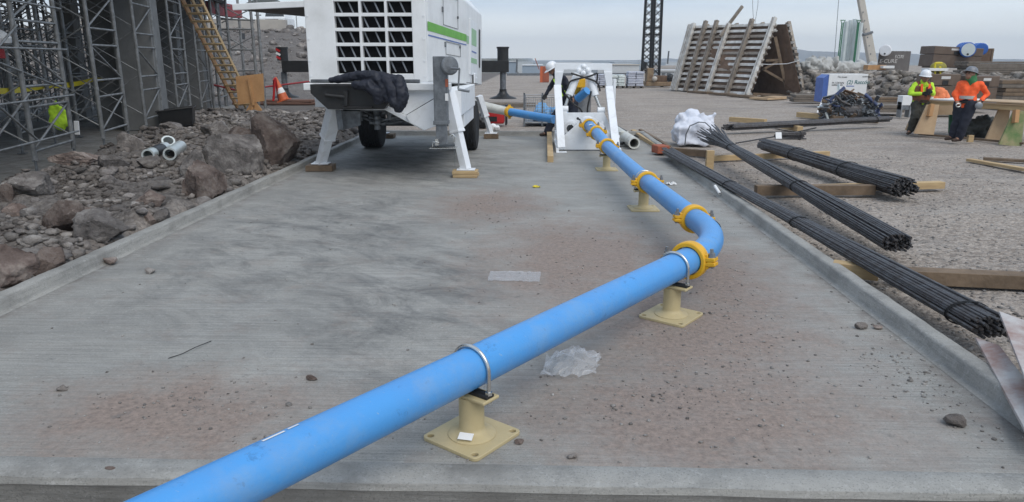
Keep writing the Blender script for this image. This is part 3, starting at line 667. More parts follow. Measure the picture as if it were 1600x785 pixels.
def wheel(x, y, z=.52, r=.52, wd=.30):
    prof = [(r * .58, -wd / 2 + .02), (r * .8, -wd / 2), (r * .95, -wd / 2 + .015), (r * .985, -wd / 2 + .05)]
    k = -wd / 2 + .06
    while k < wd / 2 - .06: prof += [(r, k), (r, k + .032), (r - .016, k + .036), (r - .016, k + .046)]; k += .05
    prof += [(r * .985, wd / 2 - .05), (r * .95, wd / 2 - .015), (r * .8, wd / 2), (r * .58, wd / 2 - .02)]
    w_ = MB().lathe((x, y, z), prof, 48, axis=(1, 0, 0)).build('wheel', M['rubber'], pp, smooth=40)
    MB().lathe((x, y, z), [(.05, -.1), (r * .57, -.12), (r * .575, .12), (r * .45, .1), (r * .4, .03), (.12, .03), (.10, .09), (.03, .09)], 32, axis=(1 if x > -2.6 else -1, 0, 0)).build('rim', M['white2'], w_, smooth=40)
wheel(-3.56, 16.05, wd=.44); wheel(-1.40, 15.75, wd=.34)
def leg(top, footp, w1, w2, name='support_leg'):
    top = V(top); footp = V(footp); mid = top.lerp(footp, .52)
    q = MB(); q.bar(top, mid, w1, w1); q.bar(mid - (mid - top).normalized() * .012, mid + (mid - top).normalized() * .03, w1 + .012, w1 + .012); q.bar(mid, footp, w2, w2)
    o = q.build(name, M['white2'], pp, bevel=.008)
    MB().box(footp + V((0, 0, .005)), (.30, .22, .016)).tube([footp + V((-.1, 0, .01)), footp + V((-.1, 0, .04))], .016, 8).build('foot_plate', M['white2'], o, bevel=.004)
leg(A(524, 166, 12.1), V((-3.74, 12.62, .12)), .20, .145)
leg(A(699, 138, 12.2), V((-1.14, 12.02, .115)), .18, .135)
leg(A(748, 150, 17.8), V((-1.08, 18.0, .12)), .14, .10); leg(V((-3.7, 17.3, 1.1)), V((-3.75, 18.0, .12)), .14, .10)
# jockey jack
jk = MB().bb((-1.565, 11.40, .92), (-1.36, 11.62, 1.93)).build('jack', M['galvdark'], pp, bevel=.012)
MB().bb((-1.545, 11.42, .60), (-1.385, 11.60, .95)).bb((-1.58, 11.39, .90), (-1.35, 11.63, .96)).build('jack_tube', M['galvdark'], jk, bevel=.006)
MB().bb((-1.36, 11.395, 1.35), (-1.347, 11.56, 1.78)).build('mounting_plate', M['galvdark'], jk)
MB().lathe(A(703, 103, 11.36), [(.09, -.05), (.135, -.045), (.14, .0), (.12, .02), (.05, .03)], 28, axis=(.55, -1, .1)).build('gearbox', M['galvdark'], jk, smooth=35)
ck = MB(); a = A(705, 107, 11.27); b = A(718, 108, 11.2); ck.tube([a, b], .018, 10); ck.tube([b, A(716, 140, 11.2)], .014, 10); ck.tube([A(716, 140, 11.2), A(733, 143, 11.15)], .02, 10); ck.build('crank_handle', M['galv'], jk, smooth=50)
sh = MB(); a = A(690, 231, 11.4); sh.box(A(693, 231, 11.5), (.42, .22, .012)); sh.box(A(683, 222, 11.42), (.05, .1, .10)); sh.tube([A(703, 213, 11.4), A(707, 210, 11.4), A(711, 214, 11.4), A(710, 222, 11.4)], .012, 8); sh.tube([A(676, 229, 11.35), A(677, 222, 11.35), A(686, 223, 11.35)], .01, 8)
sh.build('skid_foot', M['zinc'], jk, smooth=40)
MB().tube([A(711, 222, 11.4), A(710, 240, 11.4), A(711, 262, 11.4)], .003, 5).build('chain', M['galvdark'], jk)
mw = frame_mat(A(697, 160, 11.395), (1, 0, 0), (0, 0, 1))
MB().box(A(698, 152, 11.392), (.05, .004, .11)).build('warning_label', M['paper'], jk); MB().box(A(698, 130, 11.392), (.045, .004, .12)).build('warning_label', M['brick'], jk)
# outlet pipe: on its own
op = thing('outlet_pipe', (-.4, 18.2, 0), 'white tapered pipe clamped to a blue pipe running from the pump to the gate frame', 'pipe')
p0, p1, p2 = A(742, 164, 18.9), A(796, 175, 18.4), A(866, 187, 17.2)
MB().tube([p0, p1], [.135, .10], 24).build('reducer', M['pipewhite'], op, smooth=40); MB().tube([p1, p2], .095, 24).build('pipe', M['pipeblue'], op, smooth=40)
d = (p2 - p1).normalized(); MB().tube([p1 - d * .05, p1 + d * .05], .135, 24).box(p1 + V((0, 0, .14)), (.07, .05, .06)).box(p1 - V((0, 0, .14)), (.07, .05, .06)).build('coupling', M['yellow'], op, smooth=40, bevel=.008)

# timber blocks under the legs
def blk(c, d, m, label, rz=0, cat='timber block'):
    o = MB().box(c, d, Matrix.Rotation(R(rz), 3, 'Z')).build('timber_block', m, bevel=.006); return tag(o, label, cat)
blk((-3.74, 12.60, .055), (.46, .34, .10), M['lumberold'], "dark timber block under the pump's left front leg", 3)
blk((-1.14, 12.0, .0275), (.40, .32, .05), M['lumber'], "lower timber block under the pump's right front leg", -3)
blk((-1.15, 12.0, .0805), (.42, .31, .05), M['lumber'], "upper timber block directly beneath the foot plate of the pump's right front leg", 2)
blk((-1.08, 18.0, .055), (.36, .34, .10), M['lumberold'], "dark timber block under the pump's rear right leg beside the blue outlet pipe", 4)
blk((-3.72, 18.0, .055), (.52, .34, .10), M['lumberold'], "dark timber block behind the pump's left tyre", 0)

# jackets thrown over the tow bracket
def blob(name, m, caps, label, cat, vox=.018, disp=.02, ds=9, parent=None, smooth=5):
    q = MB()
    for c in caps:
        if len(c) == 4: q.cap(*c, n=14)
        else: q.sph(c[0], c[1], 14, 10)
    k = remesh(q, vox, smooth, disp, ds); o = k.build(name, m, parent, smooth=180)
    return tag(o, label, cat) if label else o
def ap(l, Y): return [(A(x, y, Y + dy), r) for x, y, dy, r in l]
def chain(l, Y):
    pts = ap(l, Y); return [(pts[i][0], pts[i][1], pts[i + 1][0], pts[i + 1][1]) for i in range(len(pts) - 1)]
jc = []
jc += chain([(518, 126, .2, .05), (545, 121, .15, .065), (565, 118, .1, .075), (586, 120, .05, .085), (600, 133, 0, .095), (606, 152, -.02, .09)], 11.4)
jc += chain([(556, 133, .0, .07), (575, 134, -.05, .09), (588, 146, -.08, .09), (592, 158, -.05, .07)], 11.42)
jc += chain([(590, 120, .15, .09), (604, 126, .05, .11), (615, 142, .0, .11), (617, 160, -.05, .085)], 11.36)
blob('jacket', M['jacket'], jc, 'dark padded jacket heaped over the black tow bracket, the left and lower one', 'jacket', .012, .022, 9)
jc = chain([(608, 124, .12, .08), (622, 128, .05, .11), (628, 143, 0, .105), (627, 158, -.02, .10), (622, 168, 0, .08)], 11.34)
blob('jacket', M['jacket'], jc, 'dark padded jacket hanging with its sleeve down at the right end of the heap', 'jacket', .012, .022, 9)

# ================================================================ WHITE GATE FRAME
gf = thing('shutoff_gate_frame', (1.05, 16.0, 0), 'white steel shut-off gate frame with two hydraulic cylinders and crossed black hoses', 'gate frame')
W2 = M['white2']
def P(x, y, Y): return A(840 + x / 4.615, 80 + y / 4.615, Y)      # crop helper
tp = MB(); tp.prism([P(124, 88, 16.5), P(538, 90, 16.5), P(538, 150, 16.5), P(480, 160, 16.5), P(476, 138, 16.5), P(190, 136, 16.5), P(184, 160, 16.5), P(124, 150, 16.5)], (0, .12, 0)); tp.build('top_beam', W2, gf, bevel=.008)
for (a_, b_, c_, d_) in (((124, 150), (186, 150), (166, 258), (124, 258)), ((478, 150), (538, 150), (540, 262), (498, 262))):
    MB().prism([P(*a_, 16.48), P(*b_, 16.48), P(*c_, 16.48), P(*d_, 16.48)], (0, .13, 0)).build('gusset', W2, gf, bevel=.006)
for s, (xt, xb) in enumerate((((144, 252), (172, 702)), ((515, 262), (565, 690)))):
    t0 = P(*xt, 16.38); b0 = P(*xb, 15.25)
    MB().bar(t0, b0, .16, .09, up=(0, 1, 0)).build('brace', W2, gf, bevel=.006)
    xx = b0.x + (-.085 if s == 0 else .08)
    pl_ = [(xx, 15.2, .01), (xx, 16.75, .01), (xx, 16.75, 1.5), (xx, 16.35, 1.5)]
    # open side frame: bottom rail, rear post
    m = MB(); m.bb((xx - .03, 15.2, .0), (xx + .03, 17.2, .09)); m.bb((xx - .03 + (0.06 if s == 0 else -.02), 16.5, .09), (xx + .03 + (.06 if s == 0 else -.02), 16.62, 1.46))
    m.bar((xx, 17.15, .08), (xx + (.05 if s == 0 else -.03), 16.6, 1.2), .06, .06); m.bar((xx, 15.5, .3), (xx, 16.5, .32), .05, .05)
    m.build('side_frame', W2, gf, bevel=.006)
    MB().box((b0.x, 15.22, .012), (.22, .18, .02)).build('foot_plate', W2, gf, bevel=.004)
# lower plates
MB().prism([P(182, 445, 16.0), P(480, 445, 16.0), P(530, 560, 16.0), P(530, 680, 16.0), P(182, 680, 16.0)], (0, .05, 0)).build('back_plate', W2, gf, bevel=.004)
MB().prism([P(190, 612, 15.55), P(318, 500, 15.55), P(350, 480, 15.55), P(400, 480, 15.55), P(470, 530, 15.55), P(545, 620, 15.55), P(545, 712, 15.55), P(190, 712, 15.55)], (0, .06, 0)).build('front_plate', W2, gf, bevel=.006)
MB().bb((.62, 15.56, .0), (1.56, 16.9, .05)).build('base_plate', M['galvdark'], gf)
MB().lathe(P(248, 556, 15.98), [(.16, -.02), (.16, .02), (.11, .03), (.11, .14), (.14, .15), (.14, .18), (.085, .18), (.085, .0)], 28, axis=(-.25, -1, 0)).build('port_flange', W2, gf, smooth=35)
fb = MB()
for k in range(8): a = k * math.pi / 4; c = P(248, 556, 15.95); fb.tube([c + V((.135 * math.cos(a), -.0, .135 * math.sin(a))), c + V((.135 * math.cos(a), -.05, .135 * math.sin(a)))], .016, 6)
fb.build('flange_bolt', M['white2'], gf)
MB().tube([P(249, 556, 15.82), P(249, 556, 15.79)], .075, 20).build('port_dark_disc', M['black'], gf)  # black disc across the flange mouth, paints the darkness inside the hole
MB().lathe(Q6 + V((0, -.16, -.01)), [(.16, -.03), (.17, 0), (.17, .2), (.12, .26)], 26, axis=(0, 1, 0)).build('valve_collar', W2, gf, smooth=35)
MB().lathe((1.64 - .16, 16.2, .45), [(.24, 0), (.24, .05), (.12, .06), (.12, .12)], 26, axis=(-1, 0, 0)).build('side_flange', W2, gf, smooth=35)
def cyl(x0, y0, x1, y1, x2, y2, Y):
    o = MB().tube([P(x0, y0, Y), P(x1, y1, Y - .1)], .085, 20).build('cylinder', W2, gf, smooth=40)
    MB().tube([P(x1, y1, Y - .1), P(x2, y2, Y - .15)], .035, 14).build('rod', M['zinc'], o, smooth=40)
    c = P(x2, y2, Y - .15); MB().tube([c + V((-.08, 0, 0)), c + V((.08, 0, 0))], .07, 14).box(c - V((0, 0, .06)), (.11, .12, .16)).build('clevis', W2, o, smooth=40, bevel=.006)
cyl(288, 165, 228, 318, 194, 418, 16.3); cyl(374, 165, 416, 322, 458, 428, 16.3)
pv = MB()
for x, y in ((300, 140), (332, 112), (362, 138), (330, 158)): pv.sph(P(x, y, 16.35), .06, 12, 8)
pv.bb(tuple(P(280, 175, 16.4)), tuple(P(385, 135, 16.5))); pv.build('pivot_block', W2, gf, smooth=60)
for hp in ([(240, 160), (290, 175), (350, 195), (410, 215), (440, 245), (450, 290)], [(215, 270), (225, 235), (250, 212), (320, 195), (380, 180), (430, 160)], [(385, 290), (375, 340), (362, 400), (357, 465)], [(230, 350), (262, 385), (305, 415), (325, 450), (335, 480)], [(432, 160), (430, 200), (422, 235)], [(200, 320), (215, 330), (235, 350)]):
    pts = [P(x, y, 16.15 - .0 * i) for i, (x, y) in enumerate(hp)]
    # smooth the hose
    out_ = []
    for i in range(len(pts) - 1):
        a, b = pts[max(i - 1, 0)], pts[i]; c, d = pts[i + 1], pts[min(i + 2, len(pts) - 1)]
        for t in (0, .25, .5, .75): out_.append(.5 * ((2 * b) + (c - a) * t + (2 * a - 5 * b + 4 * c - d) * t * t + (-a + 3 * b - 3 * c + d) * t ** 3))
    out_.append(pts[-1]); MB().tube(out_, .019, 8).build('hose', M['black'], gf, smooth=60)
MB().tube([P(292, 489, 15.8), P(318, 503, 15.7)], .02, 8).sph(P(290, 487, 15.8), .03, 8, 6).build('valve_lever', M['black'], gf)
# blue riser pipe behind the frame held by the worker
rp = thing('branch_pipe', tuple(G(905, 186)), 'short blue pipe with yellow clamp tilted up behind the white gate frame', 'pipe')
MB().tube([P(358, 285, 17.3), P(290, 345, 17.5)], .10, 20).build('pipe', M['pipeblue'], rp, smooth=40)
MB().tube([P(312, 215, 17.4), P(278, 300, 17.6)], .085, 14).box(P(312, 232, 17.35), (.2, .1, .2)).build('clamp', M['yellow'], rp, smooth=40, bevel=.01)
MB().lathe(tuple(G(910, 188)), [(.26, 0), (.27, .02), (.255, .03), (.26, .78), (.27, .8), (.24, .8), (.24, .4)], 26).build('pipe', M['galv'], rp, smooth=40)

# post lying beside the gate
def lumber(a, b, w_, h_, m, label, cat='timber', name='timber', z=0, grp=None, roll=0):
    a = V(a); b = V(b); o = MB().bar(a + V((0, 0, h_ / 2)), b + V((0, 0, h_ / 2)), w_, h_).build(name, m, bevel=.004); return tag(o, label, cat, grp)
lumber(G(860, 254), G(858, 213), .115, .12, M['lumber'], 'short pale timber post lying on the pad left of the white gate frame')

# far outriggers of a mobile crane parked behind the pump
cr_t = thing('mobile_crane', (-5.2, 28, 0), 'black outrigger beams and jacks of a crane parked behind the white pump', 'mobile crane')
MB().bb((-7.6, 27.0, 1.0), (-2.9, 32.5, 1.42)).build('chassis', M['black'], cr_t, bevel=.03)
MB().bb((-6.8, 27.6, 1.42), (-3.4, 32.0, 2.2)).build('deck_house', M['white'], cr_t, bevel=.05)
for side, xo, Yo in ((0, 447, 29.0), (1, 0, 27.0)):
    if side == 0: c = G(447, 160); xe = A(443, 100, c.y).x; xi = -5.5
    else: c = G(786, 162); xe = A(795, 100, c.y).x; xi = -5.0
    z0 = A(790, 113, c.y).z; z1 = A(790, 95, c.y).z
    MB().bb((min(xe, xi), c.y - .28, z0), (max(xe, xi), c.y + .28, z1)).build('outrigger_beam', M['black'], cr_t, bevel=.015)
    MB().tube([(c.x, c.y, z0), (c.x, c.y, .55)], .13, 18).build('jack_tube', M['galvdark'], cr_t, smooth=40)
    MB().tube([(c.x, c.y, z1), (c.x, c.y, z1 + .55)], .24, 20).tube([(c.x, c.y, z1 + .5), (c.x, c.y, z1 + .57)], .27, 20).build('jack_housing', M['black'], cr_t, smooth=40)
    MB().lathe((c.x, c.y, .21), [(.60, 0), (.58, .03), (.30, .12), (.18, .25), (.15, .36), (.16, .4)], 26).build('foot_pad', M['black'], cr_t, smooth=40)
    if side == 0:
        for k in range(3): MB().box((c.x - .10 , c.y - .246, z1 + .12 + .16 * k), (.2, .02, .09), Matrix.Rotation(R(28), 3, 'Y')).build('warning_stripe', M['red' if k != 1 else 'paper'], cr_t)
for i, (px, py, dd, rz, m, lb) in enumerate([(447, 170, (4.3, .9, .1), 2, 'brick', "long reddish timber mat under the crane's left jack"), (445, 166, (2.6, .75, .1), -3, 'brick', "short reddish timber mat on top of the longer one under the crane's left jack"), (789, 180, (2.5, .8, .18), 2, 'lumbergrey', "grey timber mat under the crane's right jack behind the blue outlet pipe")]):
    c = G(px, 163 if i < 2 else 166); o = MB().box((c.x, c.y, .05 + (.10 if i == 1 else .0)), (dd[0], dd[1], dd[2] - .003), Matrix.Rotation(R(rz), 3, 'Z')).build('timber_mat', {'brick': mat('red_brown_timber', (.17, .095, .07), .85, col2=(.09, .05, .04), bump=.3)}.get(m) or M[m], bevel=.02)
    tag(o, lb, 'timber mat')

# ================================================================ ROCKS AND RUBBLE
def ico(sub):
    bm = bmesh.new(); bmesh.ops.create_icosphere(bm, subdivisions=sub, radius=1); v = np.array([q.co[:] for q in bm.verts]); f = np.array([[q.index for q in p.verts] for p in bm.faces]); bm.free(); return v, f
ICO = {k: ico(k) for k in (1, 2, 5)}
def rock_shape(sub, seed, planes=16, rough=.06):
    v, f = ICO[sub]; r_ = np.random.default_rng(seed)
    nrm = r_.normal(size=(planes, 3)); nrm /= np.linalg.norm(nrm, axis=1)[:, None]; d = r_.uniform(.55, .98, planes)
    dots = v @ nrm.T; rr = np.where(dots > .05, d / np.maximum(dots, .05), 9).min(1); rr = np.minimum(rr, 1.15)
    co = v * rr[:, None]
    if sub >= 4:
        k = np.array([mnoise.fractal(V(c) * 1.7 + V((seed, 0, 0)), 1, 2, 4) * rough * 1.6 + mnoise.fractal(V(c) * 7 + V((0, seed, 0)), .9, 2.1, 5) * rough * .55 for c in co]); co = co * (1 + k)[:, None]
    return co, f
rockmats = ['rock_brown', 'rock_grey', 'rock_red']
# (x0, x1, y_top, y_bottom, material, label)
RK = [(397, 478, 199, 276, 0, 'huge rounded reddish brown boulder beside the pump, the tallest rock'),
 (336, 417, 222, 292, 1, 'large angular pale grey boulder with a peaked top between two brown boulders'),
 (300, 361, 262, 326, 0, 'upright brown boulder against the kerb in front of the large grey one'),
 (284, 326, 252, 292, 1, 'grey boulder half hidden behind the upright brown one'),
 (212, 260, 310, 338, 0, 'low rounded dark brown rock lying alone in the middle of the rubble'),
 (75, 135, 341, 385, 0, 'blocky reddish brown rock left of the split grey rock near the kerb'),
 (126, 195, 348, 392, 1, 'wide grey split rock beside the kerb, right of the blocky brown one'),
 (78, 141, 383, 436, 2, 'pinkish pale boulder leaning on the kerb near the left edge'),
 (-25, 53, 403, 460, 0, 'brown boulder cut off by the left edge of the photo'),
 (27, 88, 284, 328, 1, 'dark grey boulder near the scaffold foot with a pale ridge'),
 (187, 228, 220, 250, 1, 'grey rock beside the cut pipe pieces at the scaffold floor edge'),
 (159, 200, 264, 294, 1, 'dark craggy rock just right of the red soil patch'),
 (27, 63, 398, 417, 1, 'flat pale slab of rock between two boulders at the left'),
 (350, 402, 216, 250, 2, 'reddish flat-topped rock behind the large grey boulder'),
 (113, 153, 330, 360, 2, 'reddish rock behind the split grey rock'),
 (243, 275, 330, 356, 1, 'dark wedge shaped rock against the kerb in the middle of the strip'),
 (284, 301, 292, 319, 2, 'small pinkish rock left of the upright brown boulder'),
 (0, 22, 300, 334, 2, 'rock at the left edge above the reddish stones'),
 (214, 250, 252, 274, 1, 'grey rock just below the cut pipe pieces'),
 (317, 364, 199, 222, 1, 'flat grey rock near the black bin, behind the boulders'),
 (228, 246, 343, 360, 2, 'small tan rock touching the dark wedge shaped rock'),
 (12, 42, 328, 350, 2, 'small red rock near the left edge'),
 (95, 160, 258, 284, 0, 'low mound of dark red rock at the foot of the scaffold'),
 (256, 290, 196, 214, 1, 'grey stone in front of the black bin'),
 (160, 186, 290, 308, 1, 'squat grey stone below the dark craggy rock'),
 (36, 62, 352, 372, 1, 'grey stone at the left of the blocky brown rock')]
for i, (x0, x1, yt, yb, mi, lb) in enumerate(RK):
    c = G((x0 + x1) / 2, yb - (yb - yt) * .22, .02); dist = c.y * math.cos(PIT) + (H) * math.sin(PIT)
    hw = (x1 - x0) / 2 * dist / F * 1.12; hh = (yb - yt) * dist / F * .64; hh = max(hh, hw * .45)
    co, f = rock_shape(5, 11 + i * 7, 22 if i == 0 else 12, .07)
    sc_ = np.array([hw, hw * .85, hh]); co = co * sc_
    me = bpy.data.meshes.new('boulder'); me.from_pydata(co.tolist(), [], f.tolist()); me.polygons.foreach_set('use_smooth', [True] * len(me.polygons)); me.set_sharp_from_angle(angle=R(26))
    o = link('boulder', me, M[rockmats[mi]]); zg = hz(c.x, c.y) if c.x < XL - .2 else 0
    zg = min(zg, .25); o.location = (c.x, c.y, zg + hh * .55)
    if c.x + hw > XL - .16: o.location.x = min(c.x, XL - .16 - hw * .74)
    tag(o, lb, 'rock', 'boulders along the left kerb')
def scatter(name, pts, sizes, m, flat=.6, nvar=10, sub=1, kind='stuff', seed=1):
    r_ = np.random.default_rng(seed); var = [rock_shape(sub, 100 + k, 9) for k in range(nvar)]
    Vs = []; Fs = []; off = 0
    for (x, y, z), s in zip(pts, sizes):
        co, f = var[r_.integers(nvar)]; a = r_.uniform(0, 6.28); cc, ss = math.cos(a), math.sin(a)
        q = co * np.array([s, s * r_.uniform(.55, 1), s * flat * r_.uniform(.6, 1.2)])
        q = np.stack([q[:, 0] * cc - q[:, 1] * ss, q[:, 0] * ss + q[:, 1] * cc, q[:, 2]], 1) + np.array([x, y, z + s * flat * .35])
        Vs.append(q); Fs.append(f + off); off += len(q)
    Vs = np.concatenate(Vs); Fs = np.concatenate(Fs)
    me = bpy.data.meshes.new(name); me.vertices.add(len(Vs)); me.vertices.foreach_set('co', Vs.ravel()); me.loops.add(Fs.size); me.loops.foreach_set('vertex_index', Fs.ravel()); me.polygons.add(len(Fs)); me.polygons.foreach_set('loop_start', np.arange(0, Fs.size, 3)); me.polygons.foreach_set('loop_total', np.full(len(Fs), 3)); me.update()
    o = link(name, me, m); tag(o, kind=kind); return o
def H_(x, y): return height(np.array(x), np.array(y))
# left rubble
n = 15000; y = 2.2 + (26 - 2.2) * rng.random(n * 2) ** 1.5; x = edge_x(y) - .05 + (XL - .22 - edge_x(y)) * rng.random(n * 2)
k = fbm(x * .9, y * .9) > -.12; x, y = x[k][:n], y[k][:n]; s = .014 + .075 * rng.random(len(x)) ** 4.5 + .004 * y * rng.random(len(x)) ** 2
z = H_(x, y); tag(scatter('rubble', list(zip(x, y, z)), s, M['rubble'], .6, seed=3), 'loose broken grey and brown rubble between the kerb and the scaffold floor', 'rubble')
# medium stones in the rubble
n = 330; y = 4 + 20 * rng.random(n) ** 1.2; x = edge_x(y) + .1 + (XL - .35 - edge_x(y)) * rng.random(n); s = .06 + .09 * rng.random(n) ** 2
tag(scatter('broken_stone', list(zip(x, y, H_(x, y))), s, M['rock_grey'], .6, sub=2, seed=5), 'fist to head sized broken stones in the rubble', 'rubble')
# gravel on the yard to the right, near the camera
n = 16000; y = 3.3 + 12 * rng.random(n) ** 1.5; x = XR + .17 + (10 * rng.random(n) ** 1.3) * (.35 + y / 14)
s = .006 + .022 * rng.random(n) ** 3; tag(scatter('gravel', list(zip(x, y, H_(x, y) - .002)), s, M['gravelst'], .6, seed=6), 'loose gravel stones on the yard right of the pad', 'gravel')
# crumbs and stones lying on the pad
cl = [(.25, 7.0, .8, 1.2), (1.3, 4.9, .6, .7), (.75, 3.7, .9, .5), (-1.9, 3.7, .7, .5), (1.55, 6.2, .4, 1.0), (-.5, 9.3, .7, 1.0), (2.35, 4.2, .25, .6), (1.0, 4.1, .6, .5)]
X_ = []; Y_ = []
for cx, cy, rx, ry in cl: k = 420; X_ += list(rng.normal(cx, rx * .6, k)); Y_ += list(rng.normal(cy, ry * .6, k))
k = 1000; X_ += list(rng.uniform(XL + .05, XR - .05, k)); Y_ += list(3.05 + 14 * rng.random(k) ** 1.6)
k = 350; X_ += list(XR - .02 - np.abs(rng.normal(0, .09, k))); Y_ += list(rng.uniform(3.1, 14, k))
X_ = np.array(X_); Y_ = np.array(Y_); k = (X_ > XL + .03) & (X_ < XR - .03) & (Y_ > 3.04) & (Y_ < 18); X_, Y_ = X_[k], Y_[k]
s = .0024 + .013 * rng.random(len(X_)) ** 4.5 + .010 * (rng.random(len(X_)) > .992)
tag(scatter('grit', list(zip(X_, Y_, X_ * 0)), s, M['gravelst'], .6, seed=8), 'reddish grit and crumbs scattered over the concrete pad', 'grit')
# embankment and berm stones
n = 2300; y = 34 + 27 * rng.random(n); x = -14 - 26 * rng.random(n); s = .05 + .32 * rng.random(n) ** 4.5
tag(scatter('embankment_rubble', list(zip(x, y, H_(x, y))), s, M['rubble'], .75, sub=2, seed=9), 'broken rock lying on the embankment behind the scaffolding', 'rubble')
n = 4200; x = 13.4 + 22 * rng.random(n); y = np.interp(x, [12, 14, 17, 30, 60], [40, 37.5, 31.5, 29.5, 29]) + .1 + 8.5 * rng.random(n) ** 1.4; s = .05 + .33 * rng.random(n) ** 3.2
tag(scatter('berm_rubble', list(zip(x, y, H_(x, y))), s, M['rock_tan'], .65, sub=2, seed=10), 'brown and grey rock heaped in the berm behind the work table', 'rubble')

# ================================================================ REBAR
def bundle(p0, p1, n, r, br, prof, label, seed, fray=0, ties=(), flat=.72):
    """prof: [(t, scale)], p0 far end, p1 near end"""
    p0 = V(p0); p1 = V(p1); r_ = random.Random(seed); d = (p1 - p0); ln = d.length; d /= ln; sd = d.cross(V((0, 0, 1))).normalized(); up = sd.cross(d)
    t = thing('rebar_bundle', tuple(V((p0.x, p0.y, 0)).lerp(V((p1.x, p1.y, 0)), .5)), label, 'rebar', 'tied bundles of reinforcing bars on the yard')
    offs = []; 
    while len(offs) < n:
        a = (r_.uniform(-1, 1), r_.uniform(-1, 1))
        if a[0] ** 2 + a[1] ** 2 > 1: continue
        if all((a[0] - b[0]) ** 2 + (a[1] - b[1]) ** 2 > (1.25 / math.sqrt(n)) ** 2 for b in offs) or r_.random() < .02: offs.append(a)
    ts = [0, .04, .09, .15, .22, .3, .4, .5, .6, .7, .8, .9, 1]
    for i, (a, b) in enumerate(offs):
        e0 = r_.uniform(-.02, .02) - (fray * r_.random()); e1 = r_.uniform(-.07, .05) / ln
        pts = []; w1, w2 = r_.uniform(-1, 1), r_.uniform(-1, 1)
        if r_.random() < .5: ang = r_.uniform(0, 6.28)
        for t_ in ts:
            tt = e0 + (1 + e1 - e0) * t_; sc = np.interp(tt, [q[0] for q in prof], [q[1] for q in prof])
            wob = .10 * math.sin(tt * 9 + i) * r
            pts.append(p0 + d * (tt * ln) + sd * (a * r * sc + wob * w1 * .6) + up * (b * r * flat * sc + wob * w2 * .3 + (fray * 1.6 * max(0, .12 - tt) * (1 + b) * w1 * (1.2) if fray else 0)))
        k = MB().tube(pts, br, 6); k.build('bar', M['rebar'], t, smooth=70)
    for tt in ties:
        sc = np.interp(tt, [q[0] for q in prof], [q[1] for q in prof]); c = p0 + d * (tt * ln)
        for q in (-.006, .010):
            MB().tube([c + d * q + sd * math.cos(a) * (r * sc + br + .002) + up * math.sin(a) * (r * sc * flat + br + .002) for a in [2 * math.pi * k / 22 for k in range(22)]], .005, 5, closed=True).build('tie_wire', M['wire'], t)
    return t
bundle(G(1046, 238, .15), G(1553, 512, .17), 70, .132, .0112, [(-.1, 1.15), (0, 1.0), (.2, .85), (.4, .72), (.62, .70), (.8, .95), (1, 1.12)], 'long black rebar bundle closest to the kerb, ending beside the rusty panels', 3, 0.02, (.40, .66, .97), .5)
bundle(G(1118, 216, .36), G(1402, 380, .17), 76, .142, .0115, [(-.15, 2.2), (0, 1.7), (.06, 1.1), (.16, .62), (.3, .8), (.5, .86), (.62, .80), (.8, 1.0), (1, 1.05)], 'middle rebar bundle with a frayed bushy far end beside the white bulk bag', 4, .10, (.17, .64), .6)
bundle(G(1196, 226, .24), G(1413, 293, .17), 96, .20, .0138, [(0, .82), (.3, .85), (.6, .9), (1, 1.08)], 'thick short rebar bundle with neatly cut round ends, rightmost of the three', 5, 0, (.30, .68), .62)
bundle(G(1142, 199, .15), G(1389, 186, .22), 14, .15, .03, [(0, 1.0), (.5, .9), (1, .8)], 'flat bundle of long thick dark bars lying across the yard behind the others', 6, .02, (.9,), .5)
bundle(G(1212, 212, .06), G(1258, 212, .06), 9, .09, .02, [(0, .8), (1, 1.2)], 'short stub of dark bars with a white tag in front of the flat bundle', 7, 0, (.8,), .8)
tag(MB().tube([G(1150, 224, .02), G(1215, 213, .03), G(1275, 200, .02)], .018, 6).build('steel_bar', M['rebar'], smooth=60), 'single thin steel bar lying between the bulk bag and the flat bar bundle', 'steel bar')
tag(MB().box(G(1210, 214, .06) + V((0, -.3, .06)), (.14, .02, .16), Matrix.Rotation(R(-25), 3, 'X')).build('paper_tag', M['paper']), 'white paper tag hanging on the short stub of bars', 'paper tag')
# supporting timbers
lumber(G(1020, 238), G(1108, 246), .12, .13, M['lumberold'], 'dark old timber under the far end of the two nearest rebar bundles')
lumber(G(1111, 252), G(1294, 244), .10, .10, M['lumber'], 'pale timber under the frayed middle bundle, beside the upright block')
tag(MB().box(G(1108, 250, .17) + V((0, -.05, 0)), (.13, .09, .34)).build('timber_block', M['lumber'], bevel=.005), 'short pale timber block standing upright by the frayed rebar ends', 'timber block')
lumber(G(1180, 305), G(1364, 304), .13, .14, M['lumberold'], 'brown timber crossing under the middle rebar bundle, cut off square')
lumber(G(1270, 300), G(1471, 294), .14, .10, M['lumber'], 'long pale timber sticking out right of the round-ended rebar bundle')
lumber(G(1300, 428), G(1372, 437), .13, .12, M['lumber'], 'short pale timber between the kerb and the nearest rebar bundle')
lumber(G(1395, 440), G(1660, 452), .16, .12, M['lumberold'], 'thick brown timber running off the right edge of the photo')
lumber(G(1141, 190), G(1196, 194), .16, .14, M['lumber'], 'pale timber behind the left end of the flat bar bundle')
lumber(G(1214, 199), G(1250, 206), .16, .14, M['lumber'], 'pale timber stub poking out in front of the flat bar bundle')
lumber(G(1247, 183), G(1300, 188), .18, .16, M['lumber'], 'pale timber behind the middle of the flat bar bundle')
lumber(G(1514, 252), G(1640, 274), .14, .05, M['lumber'], 'thin pale board on the gravel at the right edge, the nearer one')
lumber(G(1536, 250), G(1640, 256), .16, .05, M['lumberold'], 'thin brown board on the gravel at the right edge, the farther one')
lumber(G(989, 208), G(1027, 232), .12, .09, M['lumber'], 'pale timber lying outside the right kerb behind the red brick', z=0)
